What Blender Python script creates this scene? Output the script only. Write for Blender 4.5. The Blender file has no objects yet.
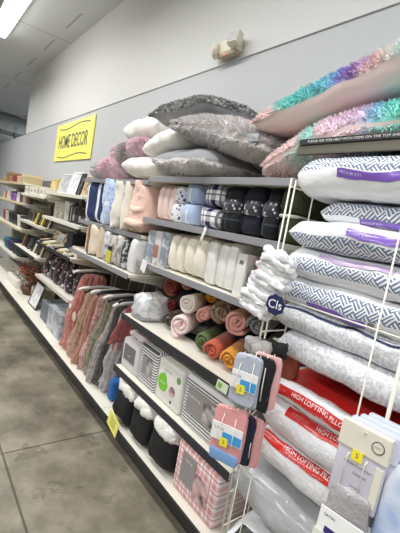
import bpy, bmesh, math, random
from mathutils import Vector, Matrix, Euler, noise
random.seed(7)
PI = math.pi
scene = bpy.context.scene
col = scene.collection

# ------------------------------------------------------------------ materials
MATS = {}
class NB:
    """small node-graph builder"""
    def __init__(s, name):
        s.m = bpy.data.materials.new(name); s.m.use_nodes = True
        s.nt = s.m.node_tree; s.n = s.nt.nodes; s.l = s.nt.links
        s.bsdf = s.n['Principled BSDF']
        s.tc = s.n.new('ShaderNodeTexCoord')
    def put(s, sock, v):
        if isinstance(v, bpy.types.NodeSocket): s.l.new(v, sock)
        else: sock.default_value = v
    def math(s, op, a, b=None, c=None):
        n = s.n.new('ShaderNodeMath'); n.operation = op
        s.put(n.inputs[0], a)
        if b is not None: s.put(n.inputs[1], b)
        if c is not None: s.put(n.inputs[2], c)
        return n.outputs[0]
    def xyz(s, sock):
        n = s.n.new('ShaderNodeSeparateXYZ'); s.l.new(sock, n.inputs[0]); return n.outputs
    def noise(s, scale, detail=3, vec=None, rough=.6):
        n = s.n.new('ShaderNodeTexNoise'); n.inputs['Scale'].default_value = scale
        n.inputs['Detail'].default_value = detail; n.inputs['Roughness'].default_value = rough
        s.l.new(vec or s.tc.outputs['Object'], n.inputs['Vector']); return n.outputs['Fac']
    def voro(s, scale, feature='F1', vec=None):
        n = s.n.new('ShaderNodeTexVoronoi'); n.feature = feature; n.inputs['Scale'].default_value = scale
        s.l.new(vec or s.tc.outputs['Object'], n.inputs['Vector']); return n.outputs['Distance']
    def mix(s, f, a, b):
        n = s.n.new('ShaderNodeMix'); n.data_type = 'RGBA'
        s.put(n.inputs[0], f)
        for i, v in ((6, a), (7, b)):
            s.put(n.inputs[i], v if isinstance(v, bpy.types.NodeSocket) else (*v, 1))
        return n.outputs[2]
    def ramp(s, f, stops):
        n = s.n.new('ShaderNodeValToRGB'); e = n.color_ramp.elements
        while len(e) < len(stops): e.new(.5)
        for i, (p, c) in enumerate(stops): e[i].position = p; e[i].color = (*c, 1)
        s.put(n.inputs[0], f); return n.outputs[0]
    def bump(s, h, strength=.3, dist=.01):
        n = s.n.new('ShaderNodeBump'); n.inputs['Strength'].default_value = strength
        n.inputs['Distance'].default_value = dist; s.put(n.inputs['Height'], h)
        s.l.new(n.outputs[0], s.bsdf.inputs['Normal'])
    def fin(s, color, rough=.7, **kw):
        s.put(s.bsdf.inputs['Base Color'], color if isinstance(color, bpy.types.NodeSocket) else (*color, 1))
        s.put(s.bsdf.inputs['Roughness'], rough)
        for k, v in kw.items(): s.put(s.bsdf.inputs[k.replace('_', ' ')], v)
        return s.m
def lin(c):
    return tuple(((v/255)/12.92 if v/255 <= .04045 else ((v/255+.055)/1.055)**2.4) for v in c)
def flat(name, rgb, rough=.6, **kw):
    if name not in MATS: MATS[name] = NB(name).fin(lin(rgb), rough, **kw)
    return MATS[name]
def cloth(name, rgb, var=.12, scale=30, bump=.35, rough=.9, bscale=None, sheen=None):
    if sheen is None: sheen = .25 if sum(rgb) > 330 else .02
    """woven / fleece cloth: slight colour variation and a fuzzy bump"""
    if name not in MATS:
        b = NB(name); c = lin(rgb)
        f = b.noise(scale, 4)
        cc = b.mix(f, tuple(v*(1-var*2) for v in c), tuple(min(1, v*(1+var)) for v in c))
        b.bump(b.noise(bscale or scale*4, 3), bump, .01)
        MATS[name] = b.fin(cc, rough, Sheen_Weight=sheen)
    return MATS[name]
def plastic(name, rgb, rough=.18, scale=9, bump=.5, var=.06):
    """clear bag film over a soft thing: glossy, crinkled"""
    if name not in MATS:
        b = NB(name); c = lin(rgb)
        cc = b.mix(b.noise(5, 3), tuple(v*(1-var) for v in c), tuple(min(1, v*(1+var)) for v in c))
        n1 = b.noise(scale, 5); n2 = b.noise(scale*4, 4)
        b.bump(b.math('ADD', n1, b.math('MULTIPLY', n2, .35)), bump, .02)
        MATS[name] = b.fin(cc, .6, Coat_Weight=.7, Coat_Roughness=rough)
    return MATS[name]

# ------------------------------------------------------------------ objects
LABELS = {}
def obj(name, verts, faces, mat, parent=None, smooth=False, uv=None, loc=None, rot=None):
    me = bpy.data.meshes.new(name); me.from_pydata([tuple(v) for v in verts], [], faces)
    if uv:
        lay = me.uv_layers.new(name='UVMap')
        for lp in me.loops: lay.data[lp.index].uv = uv[lp.vertex_index]
    me.validate(); me.update()
    return link(name, me, mat, parent, smooth, loc, rot)
def link(name, me, mat, parent=None, smooth=False, loc=None, rot=None):
    if mat is not None:
        me.materials.clear(); me.materials.append(mat)
    if smooth:
        for p in me.polygons: p.use_smooth = True
    o = bpy.data.objects.new(name, me); col.objects.link(o)
    if parent: o.parent = parent
    if loc: o.location = loc
    if rot: o.rotation_euler = rot
    return o
def bobj(name, bm, mat, parent=None, smooth=False, loc=None, rot=None):
    me = bpy.data.meshes.new(name); bm.normal_update(); bm.to_mesh(me); bm.free()
    return link(name, me, mat, parent, smooth, loc, rot)
def tag(o, label, cat, group=None):
    o['label'] = label; o['category'] = cat
    if group: o['group'] = group
    LABELS.setdefault(label, []).append(o.name)
    return o
def thing(name, label, cat, loc=(0, 0, 0), rot=(0, 0, 0), group=None):
    o = bpy.data.objects.new(name, None); o.empty_display_size = .05; col.objects.link(o)
    o.location = loc; o.rotation_euler = rot
    return tag(o, label, cat, group)
def struct(o): o['kind'] = 'structure'; return o

def bbox(bm, c, s, bev=0, seg=2, rot=None):
    """bevelled box added to bm; c centre, s full sizes"""
    r = bmesh.ops.create_cube(bm, size=1); vs = r['verts']
    bmesh.ops.scale(bm, vec=s, verts=vs)
    if bev:
        es = list({e for v in vs for e in v.link_edges})
        rr = bmesh.ops.bevel(bm, geom=es, offset=bev, segments=seg, affect='EDGES', profile=.5)
        vs = list({v for f in rr['faces'] for v in f.verts} | {v for v in vs if v.is_valid})
    if rot is not None: bmesh.ops.rotate(bm, cent=(0, 0, 0), matrix=Euler(rot).to_matrix(), verts=vs)
    bmesh.ops.translate(bm, vec=c, verts=vs)
    return vs
def box(name, c, s, mat, parent=None, bev=0, seg=2, rot=None, smooth=False):
    bm = bmesh.new(); bbox(bm, c, s, bev, seg, rot)
    return bobj(name, bm, mat, parent, smooth)
def tube(bm, pts, r, n=8, closed_ends=True):
    pts = [Vector(p) for p in pts]; rings = []
    for i, p in enumerate(pts):
        d = (pts[min(i+1, len(pts)-1)] - pts[max(i-1, 0)]).normalized()
        a = d.orthogonal().normalized() if i == 0 else (rings_a - d*rings_a.dot(d)).normalized()
        rings_a = a; b = d.cross(a)
        rings.append([bm.verts.new(p + (a*math.cos(t) + b*math.sin(t))*r) for t in [2*PI*k/n for k in range(n)]])
    for i in range(len(rings)-1):
        for k in range(n):
            bm.faces.new((rings[i][k], rings[i][(k+1) % n], rings[i+1][(k+1) % n], rings[i+1][k]))
    if closed_ends: bm.faces.new(rings[0][::-1]); bm.faces.new(rings[-1])
def lathe(bm, prof, n=20, c=(0, 0, 0)):
    rings = []
    for r, z in prof:
        rings.append([bm.verts.new((c[0]+r*math.cos(2*PI*k/n), c[1]+r*math.sin(2*PI*k/n), c[2]+z)) for k in range(n)])
    for i in range(len(rings)-1):
        for k in range(n):
            bm.faces.new((rings[i][k], rings[i][(k+1) % n], rings[i+1][(k+1) % n], rings[i+1][k]))
    bm.faces.new(rings[0][::-1]); bm.faces.new(rings[-1])
def text_mesh(body, size, ax='CENTER', ext=0.0, spacing=1.0, bold=0.0):
    cu = bpy.data.curves.new('lettering', 'FONT'); cu.body = body; cu.size = size
    cu.align_x = ax; cu.align_y = 'CENTER'; cu.extrude = ext; cu.resolution_u = 3; cu.offset = bold; cu.space_character = spacing
    o = bpy.data.objects.new('lettering', cu); col.objects.link(o)
    bpy.context.view_layer.update()
    me = bpy.data.meshes.new_from_object(o.evaluated_get(bpy.context.evaluated_depsgraph_get()))
    bpy.data.objects.remove(o); bpy.data.curves.remove(cu)
    return me
def text(name, body, size, mat, parent, loc, rot=(PI/2, 0, 0), width=None, ax='CENTER', spacing=1.0, bold=0.0):
    me = text_mesh(body, size, ax, 0, spacing, bold)
    if width:
        xs = [v.co.x for v in me.vertices]; k = width/(max(xs)-min(xs))
        for v in me.vertices: v.co.x *= k
    return link(name, me, mat, parent, False, loc, rot)
def nz(p, s, seed=0):
    return noise.noise(Vector((p[0]*s+seed*7.1, p[1]*s-seed*3.3, p[2]*s+seed*1.7)))

# ------------------------------------------------------------------ cushion family
class Cushion:
    """stuffed pillow lying flat: x = long side, y = short side, z = thickness, base at z=0"""
    def __init__(s, W, H, T, c=.25, a=.5, p=2.5, wr=.006, seed=0, sag=0, ws=9, pu=None):
        s.W, s.H, s.T, s.c, s.a, s.p, s.wr, s.seed, s.sag, s.ws = W, H, T, c, a, p, wr, seed, sag, ws; s.pu = pu or p
        s.tab = {}
        for side in (1, -1):
            acc = 0; prev = s.P(0, -1, side); t = [(0, -1)]
            for i in range(1, 121):
                v = -math.cos(PI*i/120); q = s.P(0, v, side); acc += (q-prev).length; prev = q; t.append((acc, v))
            s.tab[side] = t
    def P(s, u, v, side):
        x = s.W/2*u*math.sqrt(max(0, 1-s.c*v*v)); y = s.H/2*v*math.sqrt(max(0, 1-s.c*u*u))
        h = (max(0, 1-abs(u)**s.pu)**s.a)*(max(0, 1-abs(v)**s.p)**s.a)
        z = side*s.T/2*h
        if s.wr:
            k = s.wr*(1-.6*h)+s.wr*.5
            q = Vector((x*s.ws, y*s.ws, z*s.ws+s.seed*5.3))
            d = noise.noise_vector(q)*k + noise.noise_vector(q*2.7)*k*.5
            x += d.x; y += d.y; z += d.z
        z += -s.sag*max(0, -x/s.W*2)**2
        return Vector((x, y, z+s.T/2))
    def N(s, u, v, side):
        e = .02
        a = s.P(min(1, u+e), v, side)-s.P(max(-1, u-e), v, side); b = s.P(u, min(1, v+e), side)-s.P(u, max(-1, v-e), side)
        n = a.cross(b)*side
        return n.normalized() if n.length > 1e-9 else Vector((0, 0, side))
    def grid(s, side, n=36, m=24):
        us = [math.sin(PI/2*(-1+2*i/n)) for i in range(n+1)]; vs = [math.sin(PI/2*(-1+2*j/m)) for j in range(m+1)]
        V = []; UV = []
        for j in range(m+1):
            for i in range(n+1):
                V.append(s.P(us[i], vs[j], side)); UV.append((s.W/2*us[i], side*s.arc(vs[j], side)))
        F = []
        for j in range(m):
            for i in range(n):
                f = (j*(n+1)+i, j*(n+1)+i+1, (j+1)*(n+1)+i+1, (j+1)*(n+1)+i)
                F.append(f if side > 0 else f[::-1])
        return V, F, UV
    def arc(s, v, side):
        t = s.tab[side]
        for (a0, v0), (a1, v1) in zip(t, t[1:]):
            if v <= v1: return a0+(a1-a0)*(v-v0)/(v1-v0+1e-12)
        return t[-1][0]
    def inv(s, d, side):
        t = s.tab[side]
        for (a0, v0), (a1, v1) in zip(t, t[1:]):
            if d <= a1: return v0+(v1-v0)*(d-a0)/(a1-a0+1e-12)
        return 1
    def at(s, x, t, off=.003):
        """point on the surface x metres from the middle, t metres of arc from the front seam (+ up over, - under)"""
        side = 1 if t >= 0 else -1
        v = s.inv(abs(t), side); u = max(-.999, min(.999, x/(s.W/2)))
        return s.P(u, v, side)+s.N(u, v, side)*off
    def whole(s, name, mat, parent=None, **kw):
        V1, F1, U1 = s.grid(1, **kw); V2, F2, U2 = s.grid(-1, **kw); k = len(V1)
        o = obj(name, V1+V2, F1+[tuple(i+k for i in f) for f in F2], mat, parent, True, U1+U2)
        bm = bmesh.new(); bm.from_mesh(o.data); bmesh.ops.remove_doubles(bm, verts=bm.verts, dist=.0004); bm.to_mesh(o.data); bm.free()
        for p in o.data.polygons: p.use_smooth = True
        return o
    def half(s, name, side, mat, parent, **kw):
        V, F, U = s.grid(side, **kw)
        return obj(name, V, F, mat, parent, True, U)
    def band(s, name, x0, x1, t0, t1, mat, parent, off=.002, n=24, m=6):
        V = [s.at(x0+(x1-x0)*i/n, t0+(t1-t0)*j/m, off) for j in range(m+1) for i in range(n+1)]
        F = [(j*(n+1)+i, j*(n+1)+i+1, (j+1)*(n+1)+i+1, (j+1)*(n+1)+i) for j in range(m) for i in range(n)]
        return obj(name, V, F, mat, parent, True)
    def print(s, name, body, size, x, t, mat, parent, width=None, off=.005):
        me = text_mesh(body, size, 'LEFT')
        xs = [v.co.x for v in me.vertices]; k = width/(max(xs)-min(xs)) if width else 1
        bm = bmesh.new(); bm.from_mesh(me); bmesh.ops.triangulate(bm, faces=bm.faces); bm.to_mesh(me); bm.free()
        for v in me.vertices: v.co = s.at(x+v.co.x*k, t+v.co.y, off)
        return link(name, me, mat, parent)
def fur(cu, name, mat, parent, n=5000, L=.035, sides=(1,), wid=.007, seed=0, droop=.3, vlim=1.0, clump=.5):
    """real fur: tapered blades rooted on the cushion surface, one mesh"""
    rnd = random.Random(seed); V = []; F = []
    for i in range(n):
        sd = rnd.choice(sides)
        u = math.sin(PI/2*rnd.uniform(-1, 1)); v = math.sin(PI/2*rnd.uniform(-1, 1))*vlim
        u *= .995; v *= .995
        p = cu.P(u, v, sd); nn = cu.N(u, v, sd)
        cl = noise.noise_vector(p*22)*clump
        d = (nn + cl + Vector((rnd.gauss(0, .25), rnd.gauss(0, .25), rnd.gauss(0, .2)-droop))).normalized()
        l = L*rnd.uniform(.55, 1.15); t = d.cross(Vector((rnd.gauss(0, 1), rnd.gauss(0, 1), rnd.gauss(0, 1)))).normalized()*wid/2
        k = len(V); mid = p+d*l*.55; tip = p+(d*l)+Vector((0, 0, -droop*l*.4))
        p = p - nn*.004
        V += [p-t, p+t, mid+t*.7, mid-t*.7, tip]
        F += [(k, k+1, k+2, k+3), (k+3, k+2, k+4)]
    return obj(name, V, F, mat, parent, True)

# ------------------------------------------------------------------ folded / rolled cloth
def slab(V, F, c, s, r=.5, nzs=.006, seed=0, nu=10, ns=14, axis=0, freq=9):
    """one soft folded layer: rounded-slab cross-section (thickness along `axis`) with noise, appended to V, F"""
    # superellipsoid on a sphere grid
    k0 = len(V); R = 2*ns
    ex = r
    def sp(t, e): return math.copysign(abs(t)**e, t)
    for j in range(nu+1):
        ph = -PI/2+PI*j/nu
        for i in range(R):
            th = 2*PI*i/R
            p = [sp(math.cos(ph), ex)*sp(math.cos(th), ex), sp(math.cos(ph), ex)*sp(math.sin(th), ex), sp(math.sin(ph), ex)]
            q = Vector((p[0]*s[0]/2, p[1]*s[1]/2, p[2]*s[2]/2))
            d = noise.noise_vector((q+Vector(c))*freq+Vector((seed*3.1, seed, 0)))*nzs + noise.noise_vector((q+Vector(c))*freq*2.6+Vector((seed*3.1, seed, 0)))*nzs*.5
            V.append(q+d+Vector(c))
    for j in range(nu):
        for i in range(R):
            F.append((k0+j*R+i, k0+j*R+(i+1) % R, k0+(j+1)*R+(i+1) % R, k0+(j+1)*R+i))
def bundle(name, w, d, h, layers, mat, parent=None, axis='x', r=.35, nzs=.006, seed=0, gap=.9, taper=0, freq=9):
    """folded throw built of `layers` soft slabs side by side (x) or piled (z); origin at its base centre, front at -y"""
    V = []; F = []
    for i in range(layers):
        k = (i+.5)/layers-.5
        j = random.Random(seed*31+i)
        if axis == 'x':
            hh = h*(1-j.uniform(0, .04)-taper*abs(k)*2)
            slab(V, F, (w*k, j.uniform(-.008, .008), hh/2), (w/layers/gap, d*j.uniform(.95, 1), hh), r, nzs, seed+i, freq=freq)
        else:
            slab(V, F, (j.uniform(-.006, .006), j.uniform(-.008, .008), h*(i+.5)/layers), (w*j.uniform(.96, 1), d*j.uniform(.95, 1), h/layers/gap), r, nzs, seed+i, freq=freq)
    mn = min(v.z for v in V)
    for v in V: v.z -= mn
    return obj(name, V, F, mat, parent, True)
def roll(name, R, L, mat, parent=None, turns=3.2, seed=0, th=None, squash=1.0):
    """rolled-up throw, axis along y (end towards -y), resting on z=0: a thick spiral with a soft rim"""
    n = int(turns*22); rings = []; th = th or R/(turns+.4)
    rnd = random.Random(seed); ph0 = rnd.uniform(0, 6.28)
    V = []; F = []
    prof = [(-L/2+.010, 0), (-L/2, .25), (-L/2-.004, .5), (-L/2, .75), (-L/2+.010, 1), (L/2-.01, 1), (L/2, .5), (L/2-.01, 0)]
    for i in range(n+1):
        a = ph0+2*PI*turns*i/n; rc = max(.0, R-th*turns + th*turns*i/n - th)
        for y, k in prof:
            rr = rc+th*.93*k
            x = math.cos(a)*rr; z = math.sin(a)*rr*squash
            wob = .008*noise.noise(Vector((x*14, z*14, y*5+seed*3)))
            V.append(Vector((x+wob, y+.02*noise.noise(Vector((a*.6, seed*2.2, 0))) if y < 0 else y, z+wob+R*squash)))
    m = len(prof)
    for i in range(n):
        for j in range(m):
            F.append((i*m+j, i*m+(j+1) % m, (i+1)*m+(j+1) % m, (i+1)*m+j))
    F.append(tuple(range(m))[::-1]); F.append(tuple(n*m+k for k in range(m)))
    return obj(name, V, F, mat, parent, True)
def drape(name, w, d, h, pleats, mat, parent=None, seed=0, top=.6, flare=1.0, lean=0, amp=.22, n=120, m=26, bulge=.0):
    """hanging folded cloth: wavy closed section run from the bottom (z=0) to the top (z=h); thin side along x"""
    V = []; F = []
    for j in range(m+1):
        t = j/m; s = flare+(top-flare)*t**1.5; s *= 1+bulge*math.sin(PI*t)
        if t > .93: s *= .75+.25*math.sqrt(max(0, 1-((t-.93)/.07)**2))
        for i in range(n):
            a = 2*PI*i/n
            rp = 1+amp*(1-.45*t)*math.sin(pleats*a+.9*math.sin(3*t+seed)+seed)+.10*noise.noise(Vector((math.cos(a)*2, math.sin(a)*2, t*5+seed*3)))
            x = math.copysign(abs(math.cos(a))**.7, math.cos(a))*w/2*s*rp; y = math.copysign(abs(math.sin(a))**.7, math.sin(a))*d/2*s*rp
            V.append(Vector((x+lean*(1-t)+.03*noise.noise(Vector((t*3.2, seed, 0)))*(1-t*.6), y*(1+.15*noise.noise(Vector((seed, t*3.5, 2)))), h*t+.02*math.sin(a*3+seed)*(1-t))))
    for j in range(m):
        for i in range(n):
            F.append((j*n+i, j*n+(i+1) % n, (j+1)*n+(i+1) % n, (j+1)*n+i))
    F.append(tuple(range(n))[::-1]); F.append(tuple(m*n+k for k in range(n)))
    return obj(name, V, F, mat, parent, True)

# ------------------------------------------------------------------ camera
cam = bpy.data.cameras.new('camera'); co = bpy.data.objects.new('camera', cam); col.objects.link(co)
cam.sensor_fit = 'HORIZONTAL'; cam.sensor_width = 36; cam.lens = 36*370/400; cam.clip_start = .02
Rr = Vector((.59894697, .78198929, .17249719)); Uu = Vector((-.19483307, -.0666326, .97857047)); Ff = Vector((-.77672557, .61971997, -.11244798))
mw = Matrix.Identity(4)
for i in range(3): mw[i][0] = Rr[i]; mw[i][1] = Uu[i]; mw[i][2] = -Ff[i]
mw.translation = Vector((0, -1.115, 1.5)); co.matrix_world = mw
scene.camera = co
scene.view_settings.view_transform = 'Standard'; scene.view_settings.look = 'None'; scene.view_settings.gamma = 1
scene.view_settings.exposure = 0.13

# ------------------------------------------------------------------ setting
def wallmat(name, rgb):
    b = NB(name); c = lin(rgb)
    cc = b.mix(b.noise(1.5, 4), tuple(v*.95 for v in c), c)
    b.bump(b.noise(90, 2), .05, .002)
    return b.fin(cc, .55)
b = NB('polished_concrete')
ox = b.xyz(b.tc.outputs['Object'])
f1 = b.noise(2.2, 6, rough=.65); f2 = b.noise(14, 5); f3 = b.noise(.9, 3)
c = b.ramp(f1, [(.34, lin((82, 77, 66))), (.5, lin((126, 120, 104))), (.64, lin((156, 149, 132)))])
c = b.mix(b.math('MULTIPLY', b.math('GREATER_THAN', b.noise(5.5, 5), .62), .4), c, lin((72, 66, 56)))
c = b.mix(b.math('MULTIPLY', f2, .3), c, lin((96, 88, 76)))
jx = b.math('LESS_THAN', b.math('ABSOLUTE', b.math('SUBTRACT', b.math('PINGPONG', b.math('ADD', ox[0], 2.14), 2.3), 0)), .006)
jy = b.math('LESS_THAN', b.math('ABSOLUTE', b.math('SUBTRACT', b.math('PINGPONG', b.math('ADD', ox[1], .61), 2.3), 0)), .006)
j = b.math('MAXIMUM', jx, jy)
c = b.mix(b.math('MULTIPLY', j, .75), c, lin((52, 46, 40)))
b.bump(b.math('ADD', f2, b.math('MULTIPLY', j, -2)), .12, .004)
floor_m = b.fin(c, b.math('ADD', .28, b.math('MULTIPLY', f3, .3)))
struct(box('floor', (-5, -2.2, -.05), (18, 7, .1), floor_m))
b = NB('ceiling_board'); ox = b.xyz(b.tc.outputs['Object'])
lx = b.math('LESS_THAN', b.math('PINGPONG', b.math('ADD', ox[0], 5.95), 1.5), .012)
dash = b.math('LESS_THAN', b.math('PINGPONG', b.math('ADD', ox[0], 7.44), .55), .3)
ly = b.math('MULTIPLY', b.math('LESS_THAN', b.math('ABSOLUTE', b.math('SUBTRACT', ox[1], .34)), .011), dash)
c = b.mix(b.math('MULTIPLY', b.math('MAXIMUM', lx, ly), .6), b.mix(b.noise(1.2, 3), lin((204, 208, 212)), lin((220, 224, 228))), lin((120, 118, 112)))
struct(box('ceiling', (-5, -2.2, 3.80), (18, 7, .1), b.fin(c, .8)))
struct(box('wall_back', (-4.5, .66, 1.32), (17, .2, 2.64), wallmat('grey_wall_paint', (196, 198, 200))))
struct(box('wall_back_upper', (-3.13, .65, 3.195), (10.28, .2, 1.11), wallmat('white_wall_paint', (218, 218, 216))))
b = NB('ribbed_panel'); ox = b.xyz(b.tc.outputs['Object'])
rib = b.math('PINGPONG', ox[1], .15); b.bump(rib, .8, .05)
c = b.mix(b.math('GREATER_THAN', b.noise(6, 4), .57), lin((186, 194, 196)), lin((164, 172, 174)))
struct(box('wall_left', (-13.4, .5, 2.2), (.2, 12, 4.4), b.fin(c, .5)))
struct(box('trim_1', (-13.1, 2, 3.78), (.35, 9, .12), flat('steel_beam_grey', (120, 124, 120), .5)))
struct(box('trim_2', (-12.9, 2, 3.18), (.2, 9, .10), flat('steel_beam_grey', (120, 124, 120), .5)))
bm = bmesh.new()
for y0, y1 in ((.75, 1.45), (1.5, 1.1), (.3, .75), (2.2, 1.5)): tube(bm, [(-12.6, y0, 2.3), (-12.6, y1, 3.2)], .045, 6)
struct(bobj('trim_3', bm, flat('brace_dark', (74, 78, 78), .5)))
struct(box('ceiling_recess', (-11.2, 3.0, 4.42), (5, 6, .1), flat('recess_grey', (176, 178, 176), .8)))

# ------------------------------------------------------------------ lights
bm = bmesh.new(); bbox(bm, (0, 0, .045), (2.46, .24, .05), .008)
fx = thing('ceiling_light', 'long white fluorescent strip light on the ceiling', 'light', (-5.35, -.30, 3.68))
bobj('housing', bm, flat('lamp_white', (235, 235, 232), .4), fx)
b = NB('lit_diffuser'); b.fin((1, 1, 1), .5, Emission_Color=(1, .985, .95, 1), Emission_Strength=9.0)
bm = bmesh.new(); bbox(bm, (0, 0, 0), (2.4, .18, .05), .02, 3); bobj('diffuser', bm, b.m, fx, True)
def area(x, y, sx, sy, w, z=3.62):
    L = bpy.data.lights.new('strip_or_fill_lamp', 'AREA'); L.shape = 'RECTANGLE'; L.size = sx; L.size_y = sy; L.energy = w
    L.color = (1, .995, .985); L.spread = math.radians(166)
    o = bpy.data.objects.new('strip_or_fill_lamp', L); col.objects.link(o); o.location = (x, y, z)
for x in (-8.3, -5.35, -2.4, .55, 3.5): area(x, -.9, 2.4, .35, 42)
for x in (-8.3, -5.35, -2.4, .55, 3.5): area(x, -3.6, 2.4, .25, 66)
area(-11.2, 2.6, 2.4, .6, 60, 4.3)  # unseen fill lamp added to brighten the recess beyond the wall
w = bpy.data.worlds.new('store'); scene.world = w; w.use_nodes = True
w.node_tree.nodes['Background'].inputs[0].default_value = (.96, .98, 1, 1); w.node_tree.nodes['Background'].inputs[1].default_value = .20

# ------------------------------------------------------------------ shelving
m_shelf = flat('shelf_cream', (226, 223, 210), .45)
m_back = flat('shelf_back_shaded', (104, 100, 94), .7)  # off-white panel, darkened in colour for the shade between shelves
m_rail_g = flat('rail_grey', (146, 146, 150), .4)
m_rail_b = flat('rail_dark', (40, 41, 48), .35)
m_rail_c = flat('rail_cream', (210, 206, 192), .4)
m_kick = flat('kick_black', (22, 22, 24), .4)
m_upr = flat('upright_cream', (205, 200, 184), .5)
BACK = .535
def unit(x0, x1, label, shelves, height, base_rail=None):
    """one gondola section; shelves = (z, front y, rail material, rail height)"""
    W = x1-x0; t = thing('shelving_unit', label, 'shelf', ((x0+x1)/2, .28, 0), group='gondola sections along the wall')
    def L(x, y, z): return (x-(x0+x1)/2, y-.28, z)
    box('back_panel', L((x0+x1)/2, BACK, height/2+.05), (W-.004, .012, height-.1), m_back, t)
    box('upright', L(x0+.012, BACK-.03, height/2), (.022, .035, height), m_upr, t)
    box('base_deck', L((x0+x1)/2, .265, .122), (W-.004, .525, .03), m_shelf, t, .003)
    box('base_rail', L((x0+x1)/2, -.004, .112), (W-.003, .012, .052), base_rail or m_kick, t, .003)
    box('kick_plate', L((x0+x1)/2, .06, .045), (W-.004, .02, .088), m_kick, t)
    for z, yf, rm, rh in shelves:
        s = box('shelf', L((x0+x1)/2, (yf+BACK-.01)/2, z-.012), (W-.006, BACK-.01-yf, .024), m_shelf, t, .003)
        r = box('price_rail', (0, 0, 0), (W-.006, .010, rh), rm, s, .002); r.location = L((x0+x1)/2, yf-.006, z+.004-rh/2)
        for xs in (x0+.03, x1-.03):
            bm = bmesh.new()
            vs = [bm.verts.new(L(xs+dx, y, zz)) for dx in (-.0015, .0015) for y, zz in ((yf+.03, z-.025), (BACK-.012, z-.025), (BACK-.012, z-.105), (yf+.03, z-.042))]
            bm.faces.new(vs[:4]); bm.faces.new(vs[4:][::-1])
            for k in range(4): bm.faces.new((vs[k], vs[4+k], vs[4+(k+1) % 4], vs[(k+1) % 4]))
            bobj('bracket', bm, m_shelf, s)
    return t
SX = [-1.0, -2.2, -3.38, -4.6, -5.8, -7.0, -8.2]
u1 = unit(-1.0, .2, 'nearest shelving bay holding the tall stack of bagged pillows', [(1.07, .16, m_rail_c, .02), (.645, .16, m_rail_c, .02)], 1.9)
u2 = unit(-2.2, -1.0, 'shelving bay of folded and rolled blankets with black floor pillows below', [(1.745, .1, m_rail_g, .034), (1.48, .1, m_rail_g, .036), (1.19, .1, m_rail_g, .036), (.82, .05, m_rail_b, .042), (.455, .05, m_rail_b, .042)], 1.8)
u3 = unit(-3.38, -2.2, 'shelving bay with throws on hangers below two shelves of pillows', [(1.72, .1, m_rail_g, .03), (1.355, .1, m_rail_g, .034), (1.085, .05, m_rail_g, .036)], 1.8)
u4 = unit(-4.6, -3.38, 'shelving bay with dark patterned vases between frames and hanging throws', [(1.565, .1, m_shelf, .034), (1.285, .1, m_shelf, .034), (.98, .06, m_rail_b, .036), (.585, .1, m_rail_c, .034)], 1.75)
u5 = unit(-5.8, -4.6, 'shelving bay with a row of small boxes on its top shelf', [(1.50, .1, m_shelf, .034), (1.135, .1, m_rail_c, .03), (.77, .06, m_rail_b, .034)], 1.65)
m_wood = flat('shelf_edge_wood', (206, 190, 150), .5)
u6 = unit(-7.0, -5.8, 'shelving bay with tan shelf edges, candles and a leafy basket', [(1.64, .1, m_wood, .032), (1.35, .1, m_wood, .032), (.98, .1, m_wood, .032), (.56, .1, m_rail_c, .03)], 1.75)
u7 = unit(-8.2, -7.0, 'farthest shelving bay at the left edge of the picture', [(1.64, .1, m_wood, .032), (1.35, .1, m_wood, .032), (.98, .1, m_wood, .032), (.56, .1, m_rail_c, .03)], 1.75)
# top shelf with its notice, above the bagged pillows
m_metal = flat('shelf_metal_olive', (112, 108, 96), .35, Metallic=.6)
ts = box('top_shelf', (-.40, .30, 1.862), (1.19, .46, .022), m_metal, u1, .003); ts.location = (.4, -.28, 0); ts.data.transform(Matrix.Translation((0, 0, 0)))
r = box('shelf_lip', (-.40, .066, 1.853), (1.19, .012, .042), m_metal, u1, .003); r.location = (.4, -.28, 0)
sg = box('notice_strip', (-.40, .0555, 1.879), (1.17, .006, .022), flat('notice_black', (34, 34, 36), .4), u1, .001); sg.location = (.4, -.28, 0)
text('notice_text', 'PLEASE ASK FOR HELP WITH ITEMS ON THE TOP SHELF', .012, flat('notice_white', (235, 235, 230), .5), sg, (-.945, .0518, 1.879), width=.36, ax='LEFT')

# wall sign
m_yel = flat('sign_yellow', (252, 245, 122), .4); m_ink = flat('sign_ink', (96, 100, 92), .6)
sign = box('wall_sign', (0, 0, 0), (1.52, .012, .53), m_yel, None, .002); sign.location = (-5.33, .549, 2.315)
tag(sign, 'yellow HOME DECOR sign on the grey wall above the shelves', 'sign')
text('printed_text', 'HOME DECOR', .26, m_ink, sign, (0, -.0085, -.005), width=1.18, bold=.0025)
for zz, ph in ((.20, 0), (-.20, 0)):
    V = []; F = []
    for i in range(41):
        x = -.62+1.24*i/40; z = zz+.022*math.sin((x/.62)*PI)
        V += [(x, -.0075, z-.007), (x, -.0075, z+.007)]
    for i in range(40): F.append((2*i, 2*i+2, 2*i+3, 2*i+1))
    obj('wavy_line', V, F, m_ink, sign)

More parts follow.
